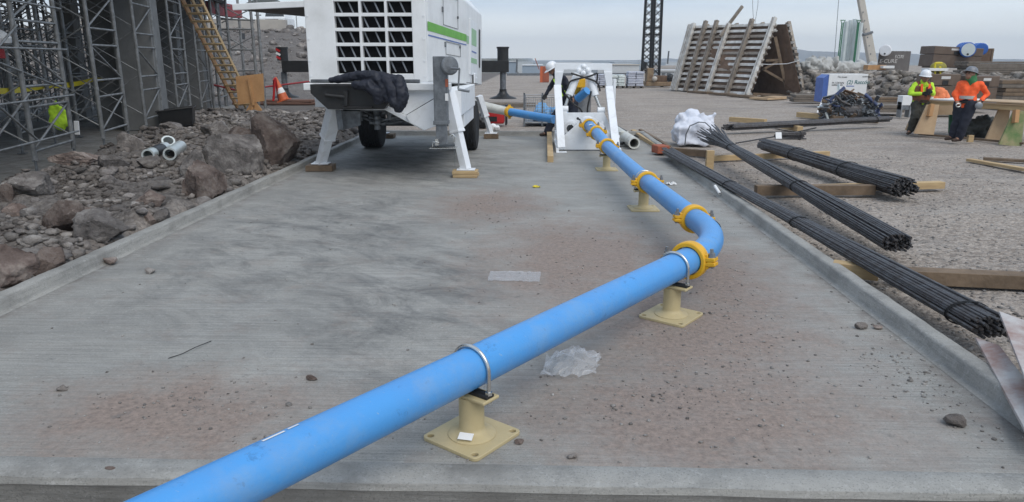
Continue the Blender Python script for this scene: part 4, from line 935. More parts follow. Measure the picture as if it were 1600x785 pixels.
lumber(G(1000, 205), G(1046, 232), .08, .06, M['lumberold'], 'dark thin timber beside the pale one behind the red brick')
lumber(G(1185, 156), G(1222, 154), 1.0, .10, M['plypale'], 'flat pale board lying in front of the open A-shaped formwork')
tag(MB().box(G(1032, 233, .12), (.26, .36, .16), Matrix.Rotation(R(12), 3, 'Z')).build('brick', M['brick'], bevel=.02), 'red brick lying on the ends of the nearest rebar bundle', 'brick')
tag(MB().pipe([G(1117, 291, .14), G(1125, 303, .06)], .022, .018, 14).build('plastic_tube', M['paper'], smooth=40), 'short white plastic tube standing against the right kerb', 'tube')
# rusty panels bottom right
for P4, lb in (([G(1524, 527, .15), G(1562, 540, .17), G(1660, 668, .14), G(1612, 690, .10)], 'rust stained white panel lying low beside the kerb at the right edge'), ([G(1561, 486, .30), G(1660, 522, .27), G(1710, 720, .22), G(1604, 596, .24)], 'rust stained white panel leaning over the other one at the right edge')):
    tag(MB().prism(P4, (0, 0, -.02)).build('rusty_board', M['steelplate'], bevel=.003), lb, 'panel')

# pipe pieces by the gate frame
tag(MB().pipe([G(962, 205, .14) + V((.0, .1, 0)), G(991, 224, .14)], .125, .095, 26).build('pipe_offcut', M['pipewhite'], smooth=40), 'cream cut pipe lying open end towards the viewer right of the gate frame', 'pipe offcut')
tag(MB().lathe(G(974, 224, .0), [(.11, 0), (.11, .26), (.085, .27), (.08, .1)], 26).build('pipe_offcut', M['pipewhite'], smooth=40), 'cream pipe collar standing upright between the gate frame and the cut pipe', 'pipe offcut')
tag(MB().lathe(G(967, 229, .0) + V((0, 0, .04)), [(.10, 0), (.12, .02), (.12, .06), (.07, .07)], 22).build('rubber_gasket', M['black'], smooth=40), 'black rubber gaskets piled by the right foot of the gate frame', 'gasket')
tag(MB().tube([G(962, 196, .02), G(978, 205, .02), G(992, 212, .02), G(1012, 219, .03), G(1030, 228, .03)], .022, 8).build('cable', M['black'], smooth=60), 'black cable trailing along the outside of the right kerb from the gate frame', 'cable')

# litter on the pad
def sheet(name, c, w_, d_, amp, m, label, cat, rz=0, fold=6, n=26, seed=0, lift=.0, hole=None):
    vs = []; fs = []; Rz = Matrix.Rotation(R(rz), 3, 'Z')
    for i in range(n + 1):
        for j in range(n + 1):
            u = i / n - .5; v = j / n - .5
            z = .004 + amp * abs(mnoise.fractal(V((u * fold, v * fold, seed)), .8, 2.1, 4)) + lift * max(0, 1 - 3.2 * (u * u + v * v)) + amp * .4 * abs(mnoise.noise(V((u * fold * 3, v * fold * 3, seed + 4))))
            e = mnoise.noise(V((u * 3, v * 3, seed + 9))) * .10
            vs.append(V(c) + Rz @ V(((u + e * (1 if amp > .03 else .15)) * w_, (v + e * (.8 if amp > .03 else .1)) * d_, z)))
    for i in range(n):
        for j in range(n): a = i * (n + 1) + j; fs.append((a, a + 1, a + n + 2, a + n + 1))
    o = MB().add(vs, fs).build(name, m, smooth=28); return tag(o, label, cat)
clear = bpy.data.materials.new('clear_plastic_film'); clear.use_nodes = True; b = clear.node_tree.nodes['Principled BSDF']; b.inputs['Base Color'].default_value = (.75, .77, .8, 1); b.inputs['Roughness'].default_value = .22; b.inputs['Alpha'].default_value = .26; b.inputs['Specular IOR Level'].default_value = .9
sheet('plastic_sheet', G(804, 433, .0), .46, .30, .012, clear, 'flat sheet of clear plastic film lying on the pad in the middle', 'plastic sheet', -2, 7, seed=2)
vs = []; fs = []; n = 13; c = G(893, 574)
for i in range(n + 1):
    for j in range(n + 1):
        u = i / n - .5; v = j / n - .5; rr = math.hypot(u, v); h = .085 * max(0, 1 - 2.3 * rr) + .055 * abs(mnoise.noise(V((u * 7, v * 7, 3)))) + .035 * abs(mnoise.noise(V((u * 13, v * 13, 8))))
        jx, jy = mnoise.noise(V((u * 6, v * 6, 21))) * .22, mnoise.noise(V((u * 6, v * 6, 31))) * .22; vs.append((c.x + (u + jx * .5) * .34 + v * .06, c.y + (v + jy * .5) * .36, .004 + h * (1.5 if v > .1 else 1)))
for i in range(n):
    for j in range(n):
        if (i in (0, n - 1) and j in (0, n - 1)) or (i == 0 and j > 8) or (j == 0 and i > 9): continue
        a = i * (n + 1) + j; fs += [(a, a + 1, a + n + 2), (a, a + n + 2, a + n + 1)]
o = MB().add(vs, fs).build('plastic_bag', clear); tag(o, 'crumpled clear plastic bag on the pad between the first two pipe stands', 'plastic bag')
sheet('paper_scrap', G(838, 293), .11, .10, .03, M['tape'], 'small yellow scrap lying on the pad in front of the pump', 'scrap', 10, 3, 8, 7)
sheet('plastic_scrap', G(1048, 289), .14, .12, .05, M['paper'], 'white plastic scrap right of the third pipe stand', 'scrap', 10, 4, 10, 9)
tag(MB().tube([G(263, 560, .006), G(285, 553, .01), G(305, 543, .02), G(330, 533, .006)], .0025, 6).build('wire', M['wire'], smooth=60), 'thin bent black wire lying on the left side of the pad', 'wire')
for i, (px, py, s, lb) in enumerate([(487, 594, .028, 'reddish stone left of the pipeline in the middle of the pad'), (1345, 514, .04, 'tan stone near the right kerb beside a second one'), (1372, 514, .026, 'small tan stone at the right of a larger one by the right kerb'), (1493, 664, .045, 'oval tan stone near the right kerb at the bottom'), (812, 693, .022, 'grey stone right of the nearest pipe stand'), (98, 610, .026, 'pale stone at the left near the front of the pad'), (173, 735, .018, 'small white stone on the front lip of the pad'), (895, 716, .02, 'grey pebble at the front of the pad right of the nearest stand'), (174, 413, .06, 'brown stone at the foot of the left kerb'), (235, 427, .045, 'dark stone on the pad near the left kerb, in front of the brown one')]):
    co, f = rock_shape(2, 300 + i, 10); c = G(px, py); co = co * np.array([s * 1.3, s, s * .75]); me = bpy.data.meshes.new('stone'); me.from_pydata(co.tolist(), [], f.tolist())
    o = link('stone', me, M['rubble' if i % 2 else 'rock_red']); o.location = (c.x, c.y, s * .55); tag(o, lb, 'stone', 'stones lying on the pad')

# bulk bag
bb_ = MB(); c = G(1088, 228); w_ = .50
for k, (dx, dz, r1) in enumerate([(-.3, .28, .24), (.3, .28, .24), (0, .30, .30), (-.25, .5, .18), (.26, .5, .2), (0, .52, .24)]): bb_.sph((c.x + dx, c.y + .35 + (.1 if k % 2 else -.1), dz), r1, 16, 12)
bb_.box((c.x, c.y + .35, .22), (.84, .7, .40))
for dx, dz in ((-.36, .66), (.40, .68), (.16, .70)): bb_.cap((c.x + dx * .8, c.y + .3, .5), .14, (c.x + dx, c.y + .2, dz), .05)
k = remesh(bb_, .022, 8, .085, 3.0); o = k.build('bulk_bag', M['bagwhite'], smooth=60); tag(o, 'white woven bulk bag slumped on the gravel by the frayed rebar ends', 'bag'); 
off = o.location
for pts in ([(1070, 228), (1072, 210), (1078, 197), (1092, 191)], [(1092, 191), (1102, 192), (1110, 199), (1113, 208)]):
    ps = [A(x, y, c.y - .12) for x, y in pts]; MB().tube(ps, .014, 6).build('strap', M['galvdark'], o, smooth=60)

# things behind the pad: generator, wire cage, hose coil, toolbox
gn = thing('generator', tuple(G(772, 197)), 'small red generator with black frame under the blue outlet pipe', 'generator'); c = G(772, 196)
MB().box((c.x, c.y, .27), (.62, .5, .42)).build('housing', M['red'], gn, bevel=.05)
for s in (-1, 1): MB().tube([(c.x + s * .36, c.y - .25, .02), (c.x + s * .36, c.y - .25, .58), (c.x + s * .36, c.y + .25, .58), (c.x + s * .36, c.y + .25, .02)], .025, 8).build('frame', M['black'], gn, smooth=60)
MB().box((c.x + .2, c.y, .46), (.4, .48, .22)).build('fuel_tank', M['black'], gn, bevel=.04); MB().box((c.x - .05, c.y - .26, .2), (.3, .02, .14)).build('panel', M['black'], gn)
o = blob('hose_coil', M['black'], [(G(742, 186, .22) + V((.0, 0, 0)), .22), (G(752, 188, .2), .2)], 'black coiled hose behind the pump wheel', 'hose', .03, .09, 5)
o = blob('rag', M['paper'], [(G(771, 199, .06), .1), (G(777, 200, .05), .08)], 'crumpled pale rag in front of the red generator', 'rag', .02, .03, 9)
cg = thing('wire_cage', tuple(G(838, 196)), 'grey wire mesh cage holding blue plastic, left of the worker in the white hard hat', 'cage')
c0 = G(819, 197); c1 = G(864, 195); zt = A(840, 152, c0.y).z
cgx0, cgx1, cy0, cy1 = c0.x, c1.x + .2, c0.y, c0.y + 1.3
for x in (cgx0, (cgx0 + cgx1) / 2, cgx1):
    for yy in (cy0, cy1): MB().bb((x - .025, yy - .025, 0), (x + .025, yy + .025, zt + (.12 if yy == cy0 and x < cgx1 else 0))).build('post', M['galvdark'], cg)
for yy in (cy0, cy1):
    for k, z in enumerate(np.linspace(.1, zt, 11)): MB().tube([(cgx0, yy, z), (cgx1, yy, z)], .016 if k in (0, 10) else .006, 6).build('mesh_wire', M['galv'], cg)
for k in range(17): x = cgx0 + (cgx1 - cgx0) * k / 16; MB().tube([(x, cy0, .1), (x, cy0, zt)], .006, 5).build('mesh_wire', M['galv'], cg)
MB().bb((cgx0, cy0, .06), (cgx1, cy1, .1)).build('floor', M['galvdark'], cg)
blob('plastic_scrap', mat('pale_blue_film', (.16, .40, .70), .4, bump=.4), [((cgx0 + .5, cy0 + .5, .3), .28), ((cgx0 + .9, cy0 + .5, .26), .25), ((cgx0 + 1.2, cy0 + .6, .22), .2)], 'crumpled blue plastic inside the grey wire cage', 'plastic scrap', .03, .12, 4)
tbx = thing('tool_cart', tuple(G(850, 124)), 'orange and brown box on the far yard just left of the hard hat', 'box')
c = A(850, 112, 62); zz = hz(c.x, 62); MB().bb((c.x - .3, 62, zz), (c.x + .42, 63.0, A(850, 104, 62).z)).build('body', M['brick'], tbx, bevel=.05); MB().bb((c.x - .33, 61.95, zz), (c.x - .12, 61.999, A(850, 104, 62).z)).build('door', M['orange'], tbx); MB().bar((c.x - .4, 62, 1.0), (c.x - .75, 62, 1.9), .08, .06).build('handle', M['brick'], tbx)

# ================================================================ SCAFFOLDING
# camera-frame row line: Xc = -5.3 - .209*Yc ; world via yaw
def cw(xc, yc): return V((xc * math.cos(YAW) - yc * math.sin(YAW), xc * math.sin(YAW) + yc * math.cos(YAW), 0))
rowd = (cw(-.209, 1) - cw(0, 0)).normalized(); rown = V((-rowd.y, rowd.x, 0))      # rown points left/back
def rowp(yc, off=0): return cw(-5.3 - .209 * yc, yc) + rown * off
FW = (rowp(13.6) - rowp(11.9)).length
def make_frame(parent, off, w_=None):
    w_ = w_ or FW; fr = MB()
    fr.tube([(0, off, .28), (0, off, 4.02)], .042, 10); fr.tube([(w_, off, .28), (w_, off, 4.02)], .042, 10)
    z = .43; k = 0
    while z < 3.6:
        t = z + .70; fr.tube([(0, off, z), (w_, off, z)], .024, 8); fr.tube([(0, off, t), (w_, off, t)], .024, 8)
        fr.tube([(0.02, off, z + .03), (w_ - .02, off, t - .03)] if k % 2 == 0 else [(0.02, off, t - .03), (w_ - .02, off, z + .03)], .020, 8)
        for x in (0, w_): fr.tube([(x, off, t + .145), (x, off, t + .19)], .050, 10)
        z += 1.03; k += 1
    f = fr.build('frame', M['tube'], parent, smooth=50)
    for x in (0, w_):
        MB().tube([(x, off, .02), (x, off, .34)], .022, 8).box((x, off, .025), (.15, .15, .012)).tube([(x - .10, off, .29), (x + .10, off, .29)], .012, 6).build('base_jack', M['galvdark'], f, smooth=50)
    return f
def make_tower(depth):
    r = thing('scaffold_tower', (0, 0, 0), 'x', 'scaffolding', 'steel scaffold towers holding up the deck')
    make_frame(r, 0); make_frame(r, depth)
    for x in (0.0, FW):
        for z0, z1 in ((.55, 1.5), (1.6, 2.55), (2.65, 3.6)):
            MB().tube([(x, .03, z0), (x, depth - .03, z1)], .014, 6).build('cross_brace', M['tube'], r, smooth=60)
            MB().tube([(x + .03, .03, z1), (x + .03, depth - .03, z0)], .014, 6).build('cross_brace', M['tube'], r, smooth=60)
    return r
tw = make_tower(1.55); ang = math.atan2(rowd.y, rowd.x); first = True
names = {0: 'front row', 1: 'second row', 2: 'deep row', 3: 'deep row', 4: 'deep row'}
fpos = [8.6, 11.9, 15.25, 18.45, 21.95, 25.35, 28.8, 32.2]
lab = {(0, 1): 'front row scaffold tower nearest the left edge, tall ladder-like frame behind the dark craggy rock', (0, 2): 'front row scaffold tower second from the left, in front of the dark concrete column',
       (0, 3): 'front row scaffold tower just right of the broad pale concrete column', (0, 4): 'front row scaffold tower behind the black bin', (0, 5): 'front row scaffold tower right beside the wooden ladder',
       (0, 6): 'front row scaffold tower behind the wooden ladder', (0, 0): 'scaffold tower cut off by the left edge of the photo'}
FZ = -.0
for ri, off in enumerate((0, 2.9, 5.9, 9.0, 12.2)):
    for ci, yc in enumerate(fpos):
        if ri >= 3 and ci < 2: continue
        if ri == 0 and ci == 7: continue
        if first: o = tw; first = False
        else: o = copy_tree(tw)
        p = rowp(yc, off); o.location = (p.x, p.y, FZ - .0); o.rotation_euler[2] = ang
        o['label'] = lab.get((ri, ci), 'dark scaffold tower deep in the shade at the back of the scaffolding')
        if ri == 1: o['label'] = 'second row scaffold tower, %s from the left, just behind the front row' % ['first', 'second', 'third', 'fourth', 'fifth', 'sixth', 'seventh', 'eighth'][ci]
        if ri == 2: o['label'] = 'middle row scaffold tower, %s from the left, behind two rows of towers' % ['first', 'second', 'third', 'fourth', 'fifth', 'sixth', 'seventh', 'eighth'][ci]
# horizontal long braces tying the front row
for k, (ya, yb_, z0, z1, off) in enumerate(((8.6, 11.9, .9, 2.4, .06), (8.6, 11.9, 2.4, .6, .10), (10.2, 11.95, .6, 1.35, .05), (8.6, 13.6, 2.05, 2.05, .12), (8.6, 13.6, 1.25, 1.25, .12), (8.6, 13.6, .62, .60, .12), (8.6, 13.6, 2.75, 2.75, .12), (8.9, 13.6, 2.3, 1.35, .02))):
    a = rowp(ya, -off); b = rowp(yb_, -off); tag(MB().tube([(a.x, a.y, z0), (b.x, b.y, z1)], .018, 8).build('scaffold_tube', M['tube'], smooth=60), ['steep tube rising to the right across the leftmost tower', 'steep tube falling to the right across the leftmost tower', 'short low tube rising to the right at the left edge', 'level tube at head height across the leftmost towers', 'level tube at waist height across the leftmost towers', 'lowest level tube near the floor across the leftmost towers', 'topmost level tube across the leftmost towers', 'thin tube sloping gently down to the right at head height'][k], 'scaffold tube', 'tie tubes on the leftmost tower')
# mid structure: floor
fl = MB(); a = rowp(3, -.42); b = rowp(31, -.42); c = rowp(31, 15); d = rowp(3, 15)
fl.prism([(a.x, a.y, -.30), (b.x, b.y, -.30), (c.x, c.y, -.30), (d.x, d.y, -.30)], (0, 0, .30)); o = fl.build('scaffold_floor', M['slab'], origin=(0, 0, 0)); tag(o, kind='structure')
# deck overhead
dk = thing('formwork_deck', tuple(rowp(18, 6)), 'dark timber and steel formwork deck carried by the scaffold towers', 'deck')
a = rowp(4.0, -.35); b = rowp(31.5, -.35); c = rowp(31.5, 15); d = rowp(4, 15)
MB().prism([(a.x, a.y, 4.28), (b.x, b.y, 4.28), (c.x, c.y, 4.28), (d.x, d.y, 4.28)], (0, 0, .45)).build('deck_slab', M['deck'], dk)
for off in (0, 1.55, 2.9, 4.45, 5.9, 7.45, 9.0, 10.55, 12.2): p = rowp(4, off); q = rowp(31.5, off); MB().bar(p + V((0, 0, 4.11)), q + V((0, 0, 4.11)), .14, .16).build('bearer', M['deck'], dk)
for k in range(34):
    yc = 4.4 + .8 * k; p = rowp(yc, -.6); q = rowp(yc, 14.6); MB().bar(p + V((0, 0, 4.235)), q + V((0, 0, 4.235)), .09, .085).build('joist', M['deck'], dk)
# concrete columns
for (px, py, wx, dx, lb) in ((218, 205, .95, .95, 'broad pale concrete column between the second and third front scaffold towers'), (178, 201, 1.0, 1.0, 'dark concrete column behind the second front scaffold tower'), (301, 172, .85, .85, 'tall dark concrete column right of the black bin'), (272, 176, .6, .6, 'slim dark concrete column left of the ladder'), (118, 192, .55, .55, 'slim dark concrete column behind the leftmost front tower')):
    c = G(px, py) ; 
    o = MB().box((c.x, c.y + dx / 2, 2.12), (wx, dx, 4.22), Matrix.Rotation(ang - R(90), 3, 'Z')).build('concrete_column', M['colconc'], bevel=.02); tag(o, lb, 'column', 'concrete columns under the deck')
# caution tape
def ribbon(pts, hgt, m, label, cat, grp=None):
    q = MB(); o = []
    for i in range(len(pts) - 1):
        for t in np.linspace(0, 1, 8, endpoint=False): p = V(pts[i]).lerp(V(pts[i + 1]), t); p.z -= .05 * math.sin(math.pi * t); o.append(p)
    o.append(V(pts[-1])); vs = []
    for i, p in enumerate(o): k = .02 * math.sin(i * .9); vs += [p + V((k, 0, hgt / 2)), p + V((-k, 0, -hgt / 2))]
    fs = [(2 * i, 2 * i + 1, 2 * i + 3, 2 * i + 2) for i in range(len(o) - 1)]; return tag(q.add(vs, fs).build('caution_tape', m, smooth=60), label, cat, grp)
zt = lambda yc, off, z: rowp(yc, off) + V((0, 0, z))
ribbon([zt(10.5, 1.6, 1.32), zt(13.6, 1.6, 1.34), zt(17.1, 1.6, 1.30), zt(20.2, 1.6, 1.36), zt(23.7, 1.6, 1.36)], .11, M['tape'], 'yellow tape strung at chest height through the scaffold towers', 'tape')
p = rowp(23.7, 1.55); 
# hi-vis vest hanging on the scaffold
c = A(89, 180, 14.5); o = blob('safety_vest', M['lime'], [(c + V((-.07, 0, .14)), .07, c + V((-.08, 0, -.12)), .10), (c + V((.08, 0, .14)), .06, c + V((.12, 0, -.14)), .11), (c + V((0, 0, .02)), .12, c + V((.03, .0, -.17)), .14), (c + V((0, 0, .1)), .08, c + V((0.03, 0, .30)), .02)], 'lime hi-vis vest hung on the leftmost scaffold tower', 'safety vest', .016, .05, 7)
o.scale = (1, .45, 1)
c = A(120, 200, 13.9); tag(MB().box(c, (.09, .03, .26), Matrix.Rotation(R(4), 3, 'Y')).build('paper_notice', M['paper'], bevel=.004), 'small white notice fixed to a scaffold leg right of the lime vest', 'notice')
c = A(0, 62, 12.6); tag(MB().lathe(c, [(.02, -.08), (.16, -.06), (.19, .02), (.10, .12), (.03, .16)], 20).build('work_light', M['paper'], smooth=60), 'round white work light at the left edge among the scaffold tubes', 'work light')
c = A(0, 82, 12.6); tag(MB().tube([c + V((0, 0, -.10)), c + V((0, 0, .10))], .07, 14).build('red_can', M['redpaint'], smooth=60), 'red can hanging just below the white work light at the left edge', 'can')
# black bin
bn = thing('plastic_tub', tuple(G(282, 205)), 'black plastic tub tipped on the rubble behind the cut pipe pieces', 'tub'); c = G(282, 204)
rb = Matrix.Rotation(R(18), 3, 'Z') @ Matrix.Rotation(R(-6), 3, 'Y')
w0, w1, hh = .36, .45, .46; vs = []
for z, s in ((0, w0), (hh, w1), (hh, w1 - .03), (.04, w0 - .03)):
    for a_, b_ in ((-1, -1), (1, -1), (1, 1), (-1, 1)): vs.append(V((c.x, c.y, .12)) + rb @ V((a_ * s, b_ * s * .75, z)))
fs = [(3, 2, 1, 0)]
for k in range(3):
    for i in range(4): fs.append((k * 4 + i, k * 4 + (i + 1) % 4, k * 4 + 4 + (i + 1) % 4, k * 4 + 4 + i))
fs.append((12, 13, 14, 15)); MB().add(vs, fs).build('body', M['black'], bn, bevel=.01)
MB().tube([V((c.x, c.y, .12)) + rb @ V((a_ * .46, b_ * .345, .46)) for a_, b_ in ((-1, -1), (1, -1), (1, 1), (-1, 1))], .02, 8, closed=True).build('rim', M['black'], bn)
# cut pipe pieces in the rubble
def offcut(p0, p1, r, label, band=True):
    p0 = V(p0); p1 = V(p1); t = thing('pipe_offcut', tuple((p0 + p1) / 2 * 1.0), label, 'pipe offcut', 'short cut pipe pieces lying in the rubble')
    MB().pipe([p0, p1], r, r * .74, 24).build('pipe', M['silver'], t, smooth=40)
    if band: a = p0.lerp(p1, .25); b = p0.lerp(p1, .75); MB().tube([a, b], r + .004, 24, cap=False).build('black_band', M['black'], t, smooth=40)
offcut(G(231, 243, .30), G(258, 231, .30), .105, 'grey pipe piece with a broad black band, leftmost of the three in the rubble')
offcut(G(262, 229, .28), G(263, 220, .40), .12, 'grey pipe piece with its open mouth up, behind the other two in the rubble', False)
offcut(G(265, 241, .30), G(282, 229, .30), .11, 'bright grey pipe piece lying at the right of the three in the rubble', False)

# ladder
ld = thing('wooden_ladder', tuple(G(388, 168)), 'job-built wooden ladder with three rails leaning on the dark deck', 'ladder')
Lb = A(384, 168, 27.6); Lt = A(298, -4, 24.5); dv = (Lt - Lb); ln = dv.length; dv.normalize(); sd = V((1, .15, 0)).normalized(); nrm = sd.cross(dv).normalized()
ext = Lb + dv * (ln + 1.3)
for k, s in enumerate((-.30, 0, .28)): MB().bar(Lb + sd * s, ext + sd * s, .045, .16 if k else .24, up=nrm).build('rail', M['ply'] if k == 0 else M['lumber'], ld)
z = .25
while z < ln + 1.2: MB().bar(Lb + dv * z + sd * -.34 - nrm * -.11, Lb + dv * z + sd * .33 - nrm * -.11, .07, .035, up=nrm).build('rung', M['lumber'], ld); z += .31
# plywood board on its stand
sg = thing('plywood_sign', tuple(G(392, 175)), 'square plywood board on a crossed plywood stand at the foot of the ladder', 'sign board'); c = A(390, 142, 25.6)
a, b, c_, d = A(368, 120, 25.6), A(411, 115, 25.6), A(413, 158, 25.6), A(372, 164, 25.6)
MB().prism([a, b, c_, d], (0, .03, 0)).build('board', M['ply'], sg); t_ = A(388, 122, 25.56); u_ = A(396, 165, 25.56)
MB().bar(t_, u_, .07, .06, up=(0, 1, 0)).build('batten', M['ply'], sg)
gg = G(394, 178); MB().prism([A(393, 158, 25.62), A(398, 158, 25.62), A(413, 177, 25.62), A(383, 176, 25.62)], (0, .05, 0)).build('stand', M['ply'], sg)
MB().prism([A(394, 158, 25.6), A(393.5, 158, 26.2), A(390, 177, 26.4), A(392, 178, 25.5)], (.05, 0, 0)).build('stand', M['ply'], sg)
# cone and red stand
cn_ = thing('traffic_cone', tuple(G(438, 160)), "leaning orange traffic cone with a white band beside the crane's left jack", 'traffic cone'); b = A(444, 157, 27.5); t = A(430, 120, 27.5); dd = (t - b)
MB().lathe(b, [(.19, 0), (.15, dd.length * .3)], 20, axis=dd).lathe(b + dd * .52, [(.11, 0), (.04, dd.length * .46)], 20, axis=dd).build('cone', M['orange'], cn_, smooth=50)
MB().lathe(b + dd * .3, [(.15, 0), (.11, dd.length * .22)], 20, axis=dd).build('band', M['paper'], cn_, smooth=50); MB().box(b, (.42, .42, .04), dd.to_track_quat('Z', 'Y').to_matrix()).build('base', M['orange'], cn_)
st = thing('red_stand', tuple(G(428, 160)), 'red steel folding stand left of the leaning traffic cone', 'stand')
for (x0, y0, x1, y1, dy) in ((430, 122, 427, 158, 0), (430, 122, 436, 157, .4), (428, 124, 428, 154, .7)): MB().tube([A(x0, y0, 27.2), A(x1, y1, 27.2 + dy)], .04, 8).build('leg', M['red'], st)
# extra open scaffold bay right of the ladder
bay = thing('scaffold_bay', tuple(G(385, 165)), 'open light scaffold bay with tall grey standards between the ladder and the white pump', 'scaffolding')
for x, y0_, Yc in ((336, 0, 30), (346, 0, 30), (360, 0, 31), (379, 0, 33), (398, 6, 29), (408, 12, 29), (327, 20, 28)):
    q = A(x, 90, Yc); MB().tube([(q.x, Yc, hz(q.x, Yc)), (q.x, Yc, 5.6)], .055, 10).build('standard', M['tube'], bay, smooth=60)
def T(x0, y0, x1, y1, Yc, r=.035): MB().tube([A(x0, y0, Yc), A(x1, y1, Yc + .1)], r, 8).build('ledger', M['tube'], bay, smooth=60)
for z in ((30, 32), (46, 46), (78, 78), (112, 110)): T(345, z[0], 398, z[1], 31)
for z in ((52, 84), (84, 56), (10, 36), (36, 12)): T(346, z[0], 398, z[1], 31, .022)
for k in range(6): T(344, 8 + 20 * k, 360, 10 + 20 * k, 30.5, .022)
T(398, 24, 408, 24, 29, .022); T(398, 96, 408, 96, 29, .022)
lb_ = MB().bb(tuple(A(330, 22, 30)), tuple(A(365, 10, 33.2))).build('red_beam', M['redpaint']); tag(lb_, 'dark red steel beam end jutting out of the deck edge above the ladder', 'beam')
MB().bb(tuple(A(378, 52, 31.1)), tuple(A(383, 62, 31.4))).build('bracket', M['black'], bay)
tag(MB().tube([A(330, 132, 28.5), A(372, 142, 28), A(400, 138, 29.8), A(480, 128, 31.5), A(560, 122, 33)], .035, 6).build('red_pipe', M['redpaint'], smooth=60), 'thin dark red pipe lying along the foot of the embankment', 'pipe')
# ---- embankment top: concrete barrier and parked pickup
yb = 60.5
wl = MB(); a = A(300, 42, yb); b = A(447, 47, yb); za = a.z
wl.prism([(a.x - 12, yb, a.z - .2), (b.x, yb, b.z - .2), (b.x, yb, A(446, 31, yb).z), (a.x - 12, yb, A(360, 25, yb).z)], (0, .5, 0)); o = wl.build('concrete_barrier', mat('barrier_concrete', (.42, .38, .33), .8, col2=(.28, .26, .24), ns=.6, amt=.8), bevel=.03); tag(o, 'long pale concrete barrier wall along the top of the embankment', 'barrier')
pk = thing('pickup_truck', tuple(A(430, 34, 64)), 'white pickup truck parked behind the concrete barrier', 'pickup'); c = A(431, 34, 64); zz = hz(c.x, 64)
MB().bb((c.x - 1.1, 63.2, zz + .5), (c.x + 1.0, 66, zz + 1.25)).build('body', M['white'], pk, bevel=.12)
q = MB(); q.prism([(c.x - .95, 65.8, zz + 1.25), (c.x + .85, 65.8, zz + 1.25), (c.x + .65, 65.8, zz + 1.95), (c.x - .75, 65.8, zz + 1.95)], (0, -1.8, 0)); q.build('cab', M['white'], pk, bevel=.06)
MB().prism([(c.x - .85, 63.96, zz + 1.3), (c.x + .75, 63.96, zz + 1.3), (c.x + .6, 63.96, zz + 1.85), (c.x - .7, 63.96, zz + 1.85)], (0, -.03, 0)).build('windscreen', M['glass'], pk)
MB().bb((c.x - .6, 63.13, zz + .7), (c.x + .5, 63.198, zz + 1.05)).build('grille', M['black'], pk)
for s in (-1, 1): MB().tube([(c.x - .05 + s * .9 - .12, 63.9, zz + .38), (c.x - .05 + s * .9 + .12, 63.9, zz + .38)], .38, 20).build('wheel', M['rubber'], pk)
for s in (-1, 1): MB().bb((c.x - .05 + s * .82 - .14, 63.15, zz + .85), (c.x - .05 + s * .82 + .14, 63.197, zz + 1.05)).build('headlight', M['silver'], pk)
tn = thing('canopy_tent', tuple(A(412, 30, 70)), 'grey peaked canopy tent behind the concrete barrier', 'tent'); c = A(412, 26, 70); zz = hz(c.x, 70)
pk4 = [(c.x - 2, 69, zz + 2.4), (c.x + 2.4, 69, zz + 2.4), (c.x + 2.4, 72, zz + 2.4), (c.x - 2, 72, zz + 2.4)]; top = (c.x + .2, 70.5, zz + 3.6)
MB().add([*pk4, top, *[(p[0], p[1], p[2] - .25) for p in pk4]], [(0, 1, 4), (1, 2, 4), (2, 3, 4), (3, 0, 4), (0, 5, 6, 1), (1, 6, 7, 2), (2, 7, 8, 3), (3, 8, 5, 0)]).build('canopy', M['tarp'], tn)
for p in pk4: MB().tube([(p[0], p[1], zz), p], .04, 8).build('leg', M['galv'], tn)

# ================================================================ CENTRE BACKGROUND
def pallet_stack(px0, px1, ytop, Yc, layers, label, m='bagcement', grp='pallets of wrapped cement bags on the far yard'):
    a = A(px0, 110, Yc); b = A(px1, 110, Yc); zg = hz(a.x, Yc); zt_ = A(px0, ytop, Yc).z
    t = thing('bag_pallet', ((a.x + b.x) / 2, Yc + .6, zg), label, 'pallet', grp)
    w_ = b.x - a.x; p_ = MB()
    for k in range(5): p_.bb((a.x + w_ * k / 5 + .02, Yc, zg + .10), (a.x + w_ * (k + .8) / 5, Yc + 1.2, zg + .13))
    for k in range(3): p_.bb((a.x + (w_ - .1) * k / 2, Yc + .01, zg), (a.x + (w_ - .1) * k / 2 + .1, Yc + 1.19, zg + .098))
    p_.build('pallet', M['lumbergrey'], t)
    h = (zt_ - zg - .14) / layers; nb = max(2, int(w_ / .55))
    for i in range(layers):
        for j in range(nb):
            x0 = a.x + w_ * j / nb + random.uniform(-.03, .03); MB().bb((x0, Yc + random.uniform(-.04, .04), zg + .14 + i * h), (x0 + w_ / nb - .02, Yc + 1.2, zg + .14 + (i + .93) * h)).build('bag', M[m], t, bevel=.035)
pallet_stack(955, 978, 117, 50, 7, 'greenish grey pallet of wrapped bags right behind the gate frame', 'silver')
pallet_stack(982, 1007, 112, 50, 6, 'tall bluish pallet of cement bags just left of the lattice mast')
pallet_stack(928, 947, 116, 51, 6, 'pallet of pale bags seen through the white gate frame')
